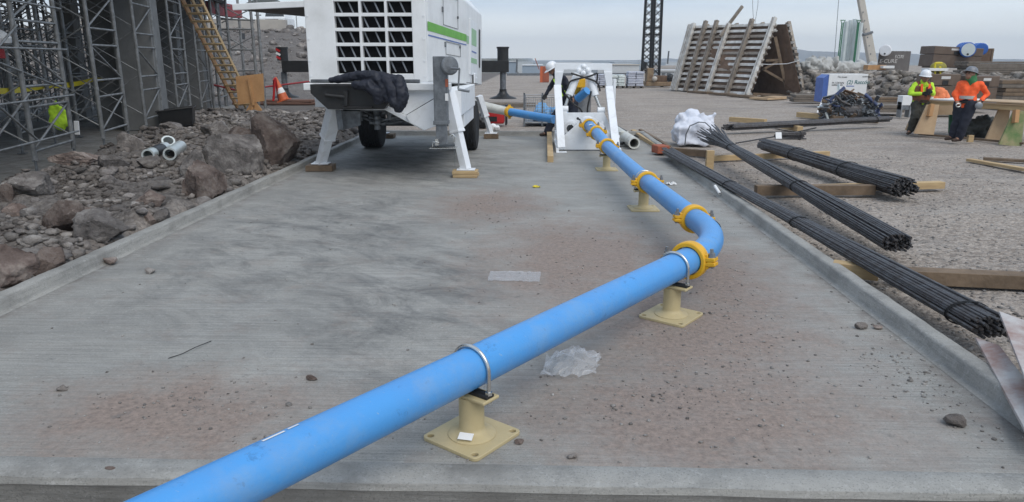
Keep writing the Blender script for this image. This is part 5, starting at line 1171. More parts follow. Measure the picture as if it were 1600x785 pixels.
# drill rig with lattice mast
rg = thing('drilling_rig', (8.0, 52, 0), 'dark twin lattice mast rising from a rusty drilling rig on the far yard', 'drilling rig'); Yc = 52
for (xa0, xb0, xa1, xb1) in ((1004, 1017, 1010, 1020.5), (1020, 1031, 1024, 1035.5)):
    zb = A(1010, 110, Yc).z if xa0 < 1010 else A(1010, 110, Yc).z; ztp = 9.0
    def mx(px0, px1, z): # px0 at y=110, px1 at y=0
        p = A(px0, 110, Yc); q = A(px1, 0, Yc); t = (z - p.z) / (q.z - p.z); return p.x + (q.x - p.x) * t
    nseg = 17
    for k, (l_, r_) in enumerate([(xa0, xa1), (xb0, xb1)]):
        for dy in (0, .55): MB().tube([(mx(l_, r_, .7), Yc + dy, .7), (mx(l_, r_, ztp), Yc + dy, ztp)], .055, 8).build('chord', M['black'], rg)
    lat = []
    for i in range(nseg):
        z0 = .8 + i * .48; z1 = z0 + .46
        for dy in (0, .55):
            MB().tube([(mx(xa0, xa1, z0), Yc + dy, z0), (mx(xb0, xb1, z1), Yc + dy, z1)], .022, 5).tube([(mx(xb0, xb1, z0), Yc + dy, z0), (mx(xa0, xa1, z1), Yc + dy, z1)], .022, 5).build('lacing', M['black'], rg)
    for z in (3.9, 3.45, 6.2): MB().bar((mx(xa0, xa1, z), Yc, z), (mx(xb0, xb1, z), Yc, z), .08, .1).build('cross_bar', M['black'], rg)
c = A(1020, 140, Yc)
rust = mat('rusty_machine', (.30, .22, .13), .7, col2=(.14, .08, .05), ns=3, amt=.9)
MB().bb((c.x - .5, 51.6, .35), (c.x - .05, 52.6, 1.25)).build('power_unit', rust, rg, bevel=.05)
MB().bb((c.x - .6, 51.4, .05), (c.x + 1.2, 53, .35)).build('track_frame', rust, rg, bevel=.05); MB().bb((c.x + .1, 51.5, .35), (c.x + .9, 52.6, .75)).build('engine', M['plydark'], rg, bevel=.06)
MB().sph((c.x + 1.1, 51.6, .6), .28, 12, 8).tube([(c.x - .7, 51.5, 1.2), (c.x - .68, 51.5, 1.65)], .13, 10).build('winch', M['black'], rg); MB().sph((c.x - .02, 51.3, .55), .18, 12, 8).build('drum', M['boom'], rg)
MB().tube([A(1032, 137, 51.5), A(1058, 118, 51.5)], .07, 8).sph(A(1057, 116, 51.5), .14, 8, 6).build('arm', M['black'], rg)
# white site sheds and vehicles on the far yard
def shed(px0, px1, y0, y1, Yc, d, m, label, name='site_trailer', cat='trailer', roof=None, win=0, base=None):
    a = A(px0, y1, Yc); b = A(px1, y0, Yc); zg = base if base is not None else hz(a.x, Yc)
    t = thing(name, ((a.x + b.x) / 2, Yc, zg), label, cat)
    MB().bb((a.x, Yc, min(a.z, zg)), (b.x, Yc + d, b.z)).build('wall', m, t); 
    MB().bb((a.x - .1, Yc - .12, b.z + .002), (b.x + .1, Yc + d + .1, b.z + max(.1, (b.z - a.z) * .12))).build('roof', roof or M['farwhite'], t)
    for k in range(win): x = a.x + (b.x - a.x) * (k + .5) / win; MB().bb((x - .35, Yc - .03, a.z + (b.z - a.z) * .45), (x + .35, Yc - .003, a.z + (b.z - a.z) * .8)).build('window', M['glass'], t)
    return t
shed(934, 999, 102, 113, 88, 10, M['farwhite'], 'long low white building behind the cement bag pallets', 'white_building', 'building', M['boom'])
tr = shed(1028, 1074, 112, 133, 58, 3, M['farwhite'], 'white site trailer behind the A-shaped formwork and the mast', win=0)
for k, x in enumerate((1034, 1042)): MB().bb(tuple(A(x, 119, 57.98)), tuple(A(x + 6, 114.5, 57.95))).build('lettering_patch', M['galvdark'], tr)
shed(792, 806, 97, 108, 96, 5, M['farblue'], 'small pale green shed on the far edge of the yard', 'shed', 'shed')
shed(816, 848, 103, 112, 140, 18, M['farblue'], 'long bluish low shed beyond the far edge of the yard', 'far_shed', 'shed', base=-7)
shed(860, 925, 99, 109, 260, 30, M['farwhite'], 'distant pale warehouse seen behind the top of the gate frame', 'far_warehouse', 'warehouse', base=-7)
for k, (px0, px1) in enumerate(((765, 782), (800, 832), (960, 1000), (1040, 1075))): shed(px0, px1, 98, 104, 420 + 20 * k, 30, M['farwhite'] if k % 2 else M['farblue'], ['distant pale shed near the left jack housing on the plain', 'distant long white shed left of the gate frame on the plain', 'distant bluish shed behind the lattice mast', 'distant white shed left of the A-shaped formwork'][k], 'far_warehouse', 'warehouse', base=-7)
tag(MB().tube([A(807, 114, 95), A(808, 93, 95)], .12, 8).build('pole', M['galvdark']), 'thin grey pole at the far edge of the yard left of the worker', 'pole'); tag(MB().tube([A(1043, 100, 58), A(1045, 80, 58)], .06, 8).build('pole', M['galvdark']), 'thin grey pole between the lattice mast and the A-shaped formwork', 'pole')
# pipe lying along the yard edge
a = A(792, 115, 86); tag(MB().bar((a.x, 86, hz(a.x, 86) + .12), (a.x + 14, 88, hz(a.x + 14, 88) + .12), .4, .3).build('long_beam', M['galvdark']), 'long dark beam lying along the far edge of the yard', 'beam')

# ================================================================ A-SHAPED FORMWORK
af = thing('wall_formwork', (11.2, 42.5, 0), 'pair of large aluminium and plywood wall forms leaned together into a tent shape', 'formwork')
B2 = G(1172, 150); B1 = G(1055, 142); B3 = G(1246, 150); R2 = A(1213, 38, 40.6); R1 = A(1083, 42, 46.2); R3 = A(1229, 38, 40.4)
B3 = V((B3.x + .15, 39.2, 0)); ax = (B1 - B2)
def panel(b0, b1, t0, t1, out, nj, ns, label, extra=None):
    """b0,b1 bottom corners; t0,t1 top corners; out outward normal"""
    def pt(u, v, o): return (b0.lerp(b1, u)).lerp(t0.lerp(t1, u), v) + out * o
    p = MB(); p.add([pt(0, 0, 0), pt(1, 0, 0), pt(1, 1, 0), pt(0, 1, 0), pt(0, 0, -.03), pt(1, 0, -.03), pt(1, 1, -.03), pt(0, 1, -.03)], [(0, 1, 2, 3), (7, 6, 5, 4), (0, 4, 5, 1), (1, 5, 6, 2), (2, 6, 7, 3), (3, 7, 4, 0)])
    p.build('plywood_face', M['plydark'], af)
    for k in range(nj):
        v = .015 + .965 * k / (nj - 1); a = pt(-.01 - .03 * random.random(), v, .075); b = pt(1.02 + .03 * random.random(), v, .075); j = MB(); dd = (b - a).normalized(); upv = (t0 - b0).normalized()
        j.bar(a + out * .045, b + out * .045, .15, .024, up=out); j.bar(a, b, .03, .12, up=out); j.bar(a - out * .055, b - out * .055, .10, .02, up=out); j.build('joist', M['aludull'] if k % 3 == 1 else M['alu'], af)
    for s_ in ns:
        u, v1, o_, bright = s_; a = pt(u, -.02, .25); b = pt(u, v1, .25); dd = (b - a).normalized(); lat = dd.cross(out).normalized(); s = MB()
        for q in (-.07, .07): s.bar(a + lat * q, b + lat * q, .075, .19, up=out)
        s.build('strongback', M['alu'] if bright else M['aludull'], af)
        cl_ = MB()
        for k in range(nj - 1): v = .03 + .95 * (k + .5) / (nj - 1); cl_.box(pt(u, v, .17) + lat * .13, (.08, .08, .08))
        # clamps stay one visual row on the strongback
        cl_.build('clamp_row', M['aludull'], af)
o1 = (ax.cross(R2 - B2)).normalized(); o1 = o1 if o1.x < 0 else -o1
panel(B2, B1, R2, R1, o1, 13, [(.0, 1.06, 0, 1), (.24, 1.05, 0, 0), (.50, 1.0, 0, 1), (.66, 1.05, 0, 0), (.80, 1.05, 0, 0), (.955, 1.02, 0, 1), (1.0, 1.0, 0, 1)], '')
a = B2.lerp(B1, .50).lerp(R2.lerp(R1, .5), .93) + o1 * .32; b = A(1160, 10, a.y + .3); MB().bar(a - (b - a) * .4, b, .12, .16, up=o1).build('strongback', M['aludull'], af)
B3b = B3 + ax; R3b = R3 + (R1 - R2); o3 = (ax.cross(R3 - B3)).normalized(); o3 = o3 if o3.x > 0 else -o3
panel(B3, B3b, R3, R3b, o3, 13, [(.02, 1.03, 0, 0), (.3, 1.03, 0, 0), (.6, 1.03, 0, 0), (.97, 1.03, 0, 0)], '')
m_ = B2.lerp(B3, .62); tpm = R2.lerp(R3, .5)
def iz(x, y, Y=40.3): return A(x, y, Y)
for (x0, y0, x1, y1, w_) in ((1211, 58, 1231, 150, .16), (1196, 95, 1216, 94, .12), (1192, 108, 1226, 128, .12), (1192, 109, 1216, 96, .10), (1176, 147, 1232, 150, .14)): MB().bar(iz(x0, y0), iz(x1, y1), w_, .1, up=(0, 1, 0)).build('wood_brace', M['lumberold'], af)
MB().add([B1, B3 + ax, R3 + (R1 - R2), R1, B1 + V((-.02, .04, 0)), B3 + ax + V((-.02, .04, 0)), R3 + (R1 - R2) + V((-.02, .04, 0)), R1 + V((-.02, .04, 0))], [(0, 1, 2, 3), (7, 6, 5, 4), (0, 4, 5, 1), (1, 5, 6, 2), (2, 6, 7, 3), (3, 7, 4, 0)]).build('back_light_block', M['plydark'], af)  # unseen back closure, added to keep the inside of the forms dark
MB().tube([A(1182, 100, 39.9), A(1200, 101, 39.7), A(1230, 100, 39.3), A(1252, 94, 38.9)], .018, 6).build('rope', M['paper'], af)
for k, (x, y) in enumerate(((1095, 146), (1130, 149), (1160, 152), (1190, 155), (1215, 153))):
    c = G(x, y); tag(MB().box((c.x, c.y + .2, .05), (1.6, .5, .10), Matrix.Rotation(R(-60), 3, 'Z')).build('timber_block', M['lumberold']), ['old timber under the far left bottom edge of the A-shaped formwork', 'old timber under the bottom edge of the formwork, second from the left', 'old timber under the middle front edge of the A-shaped formwork', 'old timber under the near corner of the A-shaped formwork', 'old timber in the open mouth of the A-shaped formwork'][k], 'timber block')

# ================================================================ RIGHT BACKGROUND
def jobbox(px0, px1, yt, yb, Yc, d, label, tilt=0, lid=0, name='job_box', zg=None, sideways=0):
    a = A(px0, yb, Yc); b = A(px1, yt, Yc); w_ = b.x - a.x; h = b.z - a.z
    t = thing(name, ((a.x + b.x) / 2, Yc, a.z), label, 'tool chest', 'brown steel job boxes'); Rm = Matrix.Rotation(R(sideways), 3, 'Z') @ Matrix.Rotation(R(tilt), 3, 'Y'); c0 = V(((a.x + b.x) / 2, Yc + d / 2, a.z))
    def bx(lo, hi): lo = V(lo); hi = V(hi); return MB().box(c0 + Rm @ ((lo + hi) / 2), hi - lo, Rm)
    bx((-w_ / 2, -d / 2, h * .06), (w_ / 2, d / 2, h * .62)).build('body', M['brown'], t, bevel=.02)
    bx((-w_ / 2 - .02, -d / 2 - .02, h * .635), (w_ / 2 + .02, d / 2 + .02, h)).build('lid', M['brown'], t, bevel=.02)
    bx((-w_ * .1, -d / 2 - .035, h * .66), (w_ * .1, -d / 2 - .022, h * .80)).build('handle_recess', M['black'], t)
    for s in (-1, 1): bx((s * w_ * .38 - .08, -d / 2, 0), (s * w_ * .38 + .08, d / 2, h * .058)).build('skid', M['brown'], t)
    bx((-w_ * .16, -d / 2 - .03, h * .84), (w_ * .16, -d / 2 - .022, h * .93)).build('worn_sticker', M['chalk'], t)
    return t
jobbox(1452, 1536, 74, 108, 38.5, 1.2, 'large tilted brown job box on top of the berm beside the blue barrels', 3, sideways=4)
jobbox(1449, 1501, 116, 165, 27.8, 1.0, 'brown job box on the ground between the two workers')
jobbox(1517, 1562, 119, 166, 27.4, 1.0, 'plain brown job box behind the worker in orange', 0)
t = thing('plywood_crate', tuple(A(1535, 100, 39.3)), 'brown stained plywood crate under the blue barrels on the berm', 'crate'); q = A(1512, 98, 39.3); q2 = A(1553, 76, 39.3)
MB().bb((q.x, 39.3, q.z), (q2.x, 40.6, q2.z)).build('body', M['plydark'], t, bevel=.02)
for x in (q.x - .01, q2.x - .08): MB().bb((x, 39.27, q.z), (x + .09, 39.297, q2.z)).build('corner_post', M['lumberold'], t)
def barrel(px, py, Yc, r, ln, m, label, ax=(0, 1, 0), cat='barrel', mark=True):
    c = A(px, py, Yc); t = thing('barrel', tuple(c), label, cat); ax = V(ax).normalized()
    MB().lathe(c, [(r * .9, 0), (r, .02), (r, .05), (r * .97, .07), (r * .97, ln * .3), (r * 1.02, ln * .33), (r * .97, ln * .36), (r * .97, ln * .64), (r * 1.02, ln * .67), (r * .97, ln * .7), (r * .97, ln - .07), (r, ln - .05), (r, ln - .02), (r * .9, ln)], 32, axis=ax).build('drum_body', m, t, smooth=40)
    MB().lathe(c - ax * .012, [(r * .86, 0), (r * .86, .008)], 28, axis=ax).build('drum_end', M['silver'] if mark else m, t, smooth=40)
    q = ax.cross(V((0, 0, 1))).normalized(); MB().tube([c - ax * .03 - V((0, 0, r * .6)), c - ax * .005 - V((0, 0, r * .6))], .05, 12).build('bung', M['black'], t)
    return t
barrel(1513, 78, 38.2, .36, .95, M['bluebarrel'], 'blue barrel with a grey end lying on the job box, the left of two', (.25, 1, 0))
barrel(1534, 77, 38.9, .30, .95, M['bluebarrel'], 'blue barrel lying at the right beside the other on the berm', (.25, 1, 0), mark=False)
barrel(1383, 79, 43.2, .31, .9, M['hatwhite'], 'white drum lying on top of the E-CURE box with its end facing out', (.5, 1, 0), mark=False)
# E-CURE box
ec = thing('ecure_box', tuple(A(1395, 108, 44)), 'grey brown box painted E-CURE standing on the berm under a white drum', 'box'); a = A(1370, 108, 44); b = A(1398, 80, 44); c = A(1420, 80, 45.2)
MB().prism([(a.x, 44, a.z - .3), (b.x, 44, a.z - .3), (c.x, 44.9, a.z - .3), (a.x + (c.x - b.x), 45.2, a.z - .3)], (0, 0, b.z - a.z + .3)).build('body', mat('grey_brown_paint', (.10, .088, .082), .7, col2=(.16, .145, .135), ns=2, amt=.7), ec, bevel=.02)
text('lettering', 'E-CURE', M['chalk'], ec, frame_mat((a.x + .08, 43.985, b.z - .66), (1, 0, 0), (0, 0, 1)), .30, .003, .15)
dx = V((c.x - b.x, .9, 0)).normalized(); text('lettering', 'E-CURE', M['chalk'], ec, frame_mat(V((b.x, 43.985, b.z - .40)) + dx * .08 - V((0, .01, 0)), dx, (0, 0, 1)), .26, .003, .15)
a = A(1356, 108, 43); b = A(1385, 102, 43); tag(MB().bb((a.x, 43, a.z - .05), (b.x, 43.6, b.z)).build('timber', M['ply']), 'orange plywood offcut at the foot of the E-CURE box', 'timber')
a = A(1380, 107, 42.6); b = A(1398, 103, 42.6); tag(MB().bb((a.x, 42.6, a.z), (b.x, 43.0, b.z)).build('board', M['paper']), 'white board stub in front of the E-CURE box', 'board')
# silver tube rack
sr = thing('silo_tubes', tuple(A(1326, 106, 60)), 'cluster of tall silver tubes with green pipe loops behind the berm', 'tube rack'); Yc = 60
for k, (px, pt) in enumerate(((1315, 34), (1321, 32), (1327, 30), (1332, 33), (1337, 36), (1319, 40), (1330, 38))): a = A(px, 108, Yc + (k % 3) * .5); b = A(px + 1, pt, Yc + (k % 3) * .5); MB().tube([a, V((a.x, a.y, b.z))], .17 if k < 5 else .13, 16).build('tube', M['silver'], sr, smooth=60)
for (x0, x1) in ((1310, 1316), (1334, 1341)):
    a = A(x0, 108, 59.6); tz = A(x0, 32, 59.6).z; b = A(x1, 32, 59.6); MB().tube([a, (a.x, 59.6, tz - .2), (a.x + .12, 59.6, tz), (b.x - .12, 59.6, tz), (b.x, 59.6, tz - .2), (b.x, 59.6, a.z)], .045, 10).build('green_loop', M['dgreen'], sr, smooth=60)
    MB().tube([(a.x, 59.6, tz - 1.1), (b.x, 59.6, tz - 1.1)], .035, 8).build('green_rung', M['dgreen'], sr)
blob('plastic_heap', mat('dusty_film', (.42, .42, .40), .6, col2=(.25, .24, .22), ns=3), [(A(1300 + 9 * k, 107 - (2 if k % 2 else 0), 52 + .3 * k), .35 + .06 * (k % 3)) for k in range(8)], 'low white plastic heap in front of the silver tubes', 'plastic', .07, .2, 1.5)
o = blob('plastic_heap', mat('dusty_film', (.42, .42, .40), .6, col2=(.25, .24, .22), ns=3), [(A(1262 + 5 * k, 101 + 1.5 * ((k * 7) % 3), 42 + .3 * k), .34 + .08 * (k % 3)) for k in range(8)], 'pile of pale plastic and rock right behind the A-shaped formwork', 'plastic', .05, .25, 2.5)
# crane boom
cb = thing('crane_boom', tuple(A(1365, 107, 80)), 'pale telescopic crane boom rising out of the top of the photo beside the silver tubes', 'crane boom'); a = A(1364.5, 108, 80); b = A(1345, 0, 80)
top = a + (b - a) * 2.2; MB().bar(a, a.lerp(b, .52), .78, .7, up=(0, 1, 0)).build('boom_section', M['boom'], cb, bevel=.06); MB().bar(a.lerp(b, .52), top, .62, .55, up=(0, 1, 0)).build('boom_section', M['boom'], cb, bevel=.06)
MB().bar(a.lerp(b, .50), a.lerp(b, .535), .95, .85, up=(0, 1, 0)).build('collar', M['galvdark'], cb, bevel=.04)
for k in range(7): p = a.lerp(b, .1 + .12 * k); MB().box(p + V((-.15, -.36, 0)), (.09, .05, .14)).build('boom_fitting', M['galvdark'], cb)
MB().tube([top, A(1303, 100, 79)], .03, 5).build('cable', M['galvdark'], cb)
p = A(1178, 46, 43.2); tag(MB().tube([p, A(1184, 10, 43.2), A(1188, -60, 43.2)], .012, 5).tube([p, A(1176, 8, 43.2), A(1173, -60, 43.2)], .012, 5).build('lifting_cable', M['galvdark']), 'pair of thin lifting cables rising from the top of the A-shaped formwork', 'cable')
# white boxed board with lettering
wb = thing('white_crate', tuple(A(1322, 165, 30)), 'white crate with handwritten (2) Ratcon lettering and a blue left end, behind the scrap pile', 'crate'); Yc = 30
a = A(1286, 158, Yc); b = A(1357, 116, Yc); zg = hz(a.x, Yc)
MB().bb((a.x + .14, Yc, A(1300, 152, Yc).z), (b.x, Yc + .9, b.z)).build('front', M['paper'], wb, bevel=.01)
MB().prism([(a.x - .05, Yc + .05, a.z - .05), (a.x + .13, Yc, a.z - .05), (a.x + .13, Yc, b.z - .02), (a.x - .05, Yc + .05, b.z - .15)], (0, .8, 0)).build('end_panel', M['bluep'], wb)
for x in (a.x + .3, b.x - .3): MB().bb((x - .1, Yc + .1, zg), (x + .1, Yc + .8, a.z)).build('skid', M['lumbergrey'], wb)
zc = (a.z + b.z) / 2
text('handwriting', '(2) Ratc\u00f3n', M['ink'], wb, frame_mat((a.x + .84, Yc - .006, b.z - .38), (1, 0, 0), (0, 0, 1)), .21, .004, .15)
text('lettering', 'M J DEAN', M['inkblack'], wb, frame_mat((a.x + .27, Yc - .006, b.z - .38), (1, 0, 0), (0, 0, 1)), .11, .002)
MB().bb((a.x + .27, Yc - .005, b.z - .44), (a.x + .70, Yc - .001, b.z - .41)).build('underline', M['inkblack'], wb); MB().bb((a.x + .84, Yc - .005, b.z - .48), (a.x + 1.15, Yc - .001, b.z - .45)).build('underline', M['bluep'], wb)
text('handwriting', 'The boxes', M['inkblack'], wb, frame_mat((a.x + .45, Yc - .006, b.z - .14), (1, 0, 0), (0, 0, 1)), .09, .002, .3); text('handwriting', 'carpenter', M['inkblack'], wb, frame_mat((a.x + 1.42, Yc - .006, b.z - .12), (1, 0, 0), (0, 0, 1)), .08, .002, .3)
# scrap pile
c = G(1333, 190); sp_ = thing('scrap_pile', tuple(c), 'tangled waist-high pile of scrap metal clamps and offcuts in front of the white crate', 'scrap pile')
r_ = random.Random(5); mats_ = [M['galvdark'], M['galv'], M['plydark'], M['rebar'], M['silver'], M['lumberold'], mat('navy_metal', (.04, .06, .14), .5), M['brown']]; cnt = 0
for k in range(100):
    u = r_.uniform(-1, 1); zz = r_.uniform(.02, 1) * .90 * (1 - .35 * abs(u) ** 2); p = c + V((u * .86, .3 + r_.uniform(-.25, .4), zz)); d = V((r_.gauss(0, 1), r_.gauss(0, .8), r_.gauss(0, .6))).normalized(); l_ = r_.uniform(.14, .30)
    q = MB(); kind = r_.random()
    if kind < .4: q.bar(p - d * l_ * .8, p + d * l_ * .8, r_.uniform(.05, .13), .03, up=(r_.random(), r_.random(), 1))
    elif kind < .7: q.bar(p - d * l_, p + d * l_, .09, .02, up=(0, r_.random(), 1)); q.bar(p - d * l_ + V((0, 0, .045)), p + d * l_ + V((0, 0, .045)), .018, .10, up=(0, r_.random(), 1))
    else: q.tube([p - d * l_, p, p + d * l_ + V((.06, 0, .08))], r_.uniform(.022, .05), 6)
    q.build('scrap_piece', mats_[r_.randrange(len(mats_))], sp_)
q = MB()
for k in range(420):
    u = r_.uniform(-1, 1); zz = r_.uniform(.02, .80) * (1 - .4 * u * u); p = c + V((u * .8, .3 + r_.uniform(-.22, .3), zz)); d = V((r_.gauss(0, 1), r_.gauss(0, 1), r_.gauss(0, .8))).normalized(); q.bar(p - d * .07, p + d * .07, r_.uniform(.03, .10), .02, up=(r_.random(), r_.random(), 1))
o = q.build('scrap_bits', M['galvdark'], sp_); o['kind'] = 'stuff'
MB().sph(c + V((0, .35, .3)), 1, 16, 10, (.5, .3, .3)).build('scrap_core', M['rebar'], sp_)
lumber(G(1272, 184), G(1310, 190), .35, .16, M['lumberold'], 'old timber block under the left end of the scrap pile'); lumber(G(1300, 190), G(1372, 193), .14, .10, M['lumberold'], 'thin dark timber under the front of the scrap pile')
tag(MB().bar(G(1276, 180, .0), A(1287, 152, G(1276, 180).y + .4), .05, .04).build('white_strip', M['paper']), 'white strip leaning against the left side of the scrap pile', 'strip')
# timber stacks behind
def stack(px0, px1, yt, yb, Yc, n, m, label, d=.7, lean=0):
    a = A(px0, yb, Yc); b = A(px1, yt, Yc); h = (b.z - a.z) / n; t = thing('timber_stack', ((a.x + b.x) / 2, Yc, a.z), label, 'timber stack')
    for i in range(n):
        for j in range(2): y0 = Yc + j * d / 2; sh = random.uniform(-.12, .12); MB().bb((a.x + sh, y0, a.z + i * h), (b.x + sh, y0 + d / 2 - .03, a.z + (i + .86) * h)).build('plank', m if (i + j) % 3 else M['lumbergrey'], t, bevel=.005)
    return t
stack(1366, 1412, 152, 163, 28.5, 3, M['lumberold'], 'low stack of dark boards between the scrap pile and the worker in lime', .8)
stack(1356, 1420, 164, 176, 26, 2, M['lumbergrey'], 'flat grey boards lying behind the flat rebar bundle and left of the worker in lime', 1.0)
stack(1512, 1620, 96, 117, 36.5, 6, M['lumbergrey'], 'long grey stack of slabs on the berm right of the worker in orange', 1.2)
stack(1562, 1640, 125, 175, 29, 8, M['lumberold'], 'tall stack of brown pallets and boards at the right edge behind the table', 1.4)
stack(1240, 1290, 148, 160, 33, 3, M['lumbergrey'], 'weathered boards lying at the foot of the berm left of the white crate', .8)
stack(1440, 1520, 166, 182, 25.5, 3, M['lumbergrey'], 'grey boards under and behind the far side of the work table', .8)
o = lumber(G(1392, 172), G(1411, 166), .5, .28, M['ply'], 'orange plywood offcut tilted against the boards left of the worker in lime', 'board', 'board')
wt = thing('white_box', tuple(G(1416, 184)), 'white box on a grey stand just left of the worker in lime', 'box'); c = G(1417, 184); a = A(1411, 150, c.y); b = A(1424, 165, c.y)
MB().bb((a.x, c.y, b.z), (b.x, c.y + .35, a.z)).build('body', M['paper'], wt, bevel=.01)
for x in (a.x, b.x - .04): MB().bb((x, c.y, 0), (x + .04, c.y + .3, b.z - .002)).build('leg', M['galv'], wt)
MB().bb((a.x, c.y + .02, .25), (b.x, c.y + .3, .5)).build('shelf', M['galvdark'], wt)
# yellow rail with round thing on the front job box
yr = thing('yellow_rail', tuple(A(1468, 116, 27.9)), 'small yellow pipe rail standing on the brown job box beside the lime worker', 'rail')
for (x0, y0, x1, y1) in ((1461, 116, 1461, 99), (1461, 99, 1472, 99), (1469, 116, 1469, 104)): MB().tube([A(x0, y0, 28.2), A(x1, y1, 28.2)], .035, 8).build('rail_pipe', M['tape'], yr)
c = A(1466, 106, 28.8); tag(MB().sph(c, .3, 16, 10, (1, .7, .75)).build('yellow_bucket', mat('dull_yellow', (.24, .21, .03), .6), smooth=60), 'dull yellow rounded tub behind the yellow rail', 'tub')
a = A(1452, 111, 28.1); b = A(1482, 107, 28.1); tag(MB().bb((a.x, 28.1, a.z), (b.x, 28.7, b.z)).build('white_board', M['paper']), 'white board lying on top of the brown job box between the workers', 'board')
# work table
tb = thing('work_table', tuple(G(1520, 200)), 'long plywood work table on three sloped plywood trestles behind the workers', 'table')
ta = A(1449, 158.5, 19.3); te = A(1630, 170, 17.2); te.z = ta.z + .0; dx = (te - ta); dxn = dx.normalized(); bk = V((0, 1, 0)) - dxn * dxn.y; bk.normalize()
tl = []
for k, (s0, s1, dz, m) in enumerate(((0, 1, 0, 'plypale'), (.02, .62, .035, 'paper'), (.4, 1, .04, 'plypale'))):
    p = ta + dx * s0 + V((0, 0, dz)); q = ta + dx * s1 + V((0, 0, dz)); MB().prism([p, q, q + bk * 1.15, p + bk * 1.15], (0, 0, .028)).build('tabletop', M[m], tb)
MB().bar(ta + dx * .0 + V((0, .08, -.06)), te + V((0, .08, -.06)), .05, .11).build('edge_rail', M['lumber'], tb); MB().bar(ta + bk * 1.0 + V((0, 0, -.06)), te + bk * 1.0 + V((0, 0, -.06)), .05, .11).build('edge_rail', M['lumber'], tb)
def trestle(top0, top1, bot0, bot1, Yc, m, thick=.06):
    P4 = [A(*top0, Yc), A(*top1, Yc), A(*bot1, Yc - .1), A(*bot0, Yc - .1)]; o = MB().prism(P4, (0, .05, 0)).build('trestle', m, tb); P5 = [p + V((.25, .95, 0)) for p in P4]; MB().prism(P5, (0, .05, 0)).build('trestle', M['plypale'], tb)
    return o
trestle((1449, 164), (1468, 164), (1428, 209), (1459, 211), 18.9, M['plypale']); a = A(1456, 163, 18.85); b = A(1452, 182, 18.8); MB().bar(a, b, .09, .12, up=(0, 1, 0)).build('batten', M['ply'], tb)
a = A(1464, 178, 18.9); b = A(1498, 178, 18.6); MB().bar(a + V((0, .1, .08)), b + V((0, .1, .08)), .05, .22).build('cross_rail', M['plypale'], tb)
MB().prism([A(1484, 176, 19.4), A(1494, 176, 19.4), A(1494, 208, 19.4), A(1483, 208, 19.4)], (0, .05, 0)).build('trestle', M['dgreen'], tb)
trestle((1585, 173), (1602, 174), (1561, 226), (1596, 230), 17.2, M['greenpaint']); MB().bar(A(1588, 172, 17.15), A(1586, 192, 17.1), .09, .12, up=(0, 1, 0)).build('batten', M['ply'], tb)
MB().prism([A(1446, 168, 20.3), A(1458, 168, 20.3), A(1452, 200, 20.3), A(1440, 200, 20.3)], (0, .05, 0)).build('trestle', mat('teal_painted_plywood', (.06, .25, .20), .7), tb)
lumber(G(1436, 211), G(1600, 226), .07, .045, M['lumberold'], 'thin board lying on the gravel along the foot of the work table'); c = G(1519, 223); tag(MB().box(c + V((0, .1, .08)), (.12, .08, .16)).build('timber_block', M['lumber']), 'tiny upright timber block between the orange worker and the right trestle', 'timber block')
blob('cloth_bag', mat('faded_orange', (.75, .22, .09), .8, bump=.4), [(A(1466, 147, 19.6), .16), (A(1472, 143, 19.6), .12), (A(1461, 151, 19.6), .13), (A(1474, 150, 19.7), .12)], 'crumpled orange cloth bag lying on the work table between the workers', 'bag', .02, .06, 6)
a = A(1452, 155, 19.4); tag(MB().box(a, (.10, .2, .12)).build('small_box', M['paper']), 'small white box on the left end of the work table', 'box')
blob('tarp', M['tarp'], [(G(1520, 200, .2), .25), (G(1532, 199, .22), .28), (G(1544, 200, .18), .24), (G(1552, 201, .12), .16), (G(1513, 199, .15), .18)], 'grey green tarp bundled on the ground under the work table', 'tarp', .025, .12, 5)
# mountains far away
def ridge(name, pts, Y0, label):
    vs = []; fs = []; n = 160; xs_ = np.linspace(pts[0][0], pts[-1][0], n)
    for i, px in enumerate(xs_):
        h = np.interp(px, [p[0] for p in pts], [p[1] for p in pts]) + 1.1 * mnoise.fractal(V((px * .035, 2, Y0 * .01)), .9, 2.1, 5)
        p = A(px, h, Y0); q = A(px, 104, Y0 - 260)
        for k in range(9): t = k / 8; w_ = p.lerp(V((q.x, q.y, -10)), t); w_.z += (p.z + 10) * .10 * mnoise.fractal(V((px * .06, t * 3, Y0 * .01)), .8, 2, 4) * (1 if 0 < k < 8 else 0); vs.append(w_)
        vs.append(p + V((0, 500, -p.z - 10)))
    m = 10
    for i in range(n - 1):
        for k in range(8): a = i * m + k; fs.append((a, a + 1, a + m + 1, a + m))
        fs.append((i * m, (i + 1) * m, (i + 1) * m + 9, i * m + 9))
    o = MB().add(vs, fs).build(name, mat('mountain_ground', (.10, .10, .10), .95, col2=(.17, .15, .13), ns=.01, amt=.9), smooth=30, origin=(0, 0, 0)); tag(o, kind='structure'); return o
ridge('mountains', [(1020, 97), (1080, 94), (1130, 90), (1180, 86), (1215, 82), (1245, 78), (1275, 80), (1310, 82), (1350, 82), (1390, 84), (1430, 84), (1470, 88), (1530, 92), (1600, 93), (1700, 90), (1800, 88)], 1500, '')
ridge('mountains', [(330, 88), (480, 90), (650, 93), (760, 95), (850, 96), (960, 95), (1040, 92), (1100, 94), (1200, 97)], 1700, '')

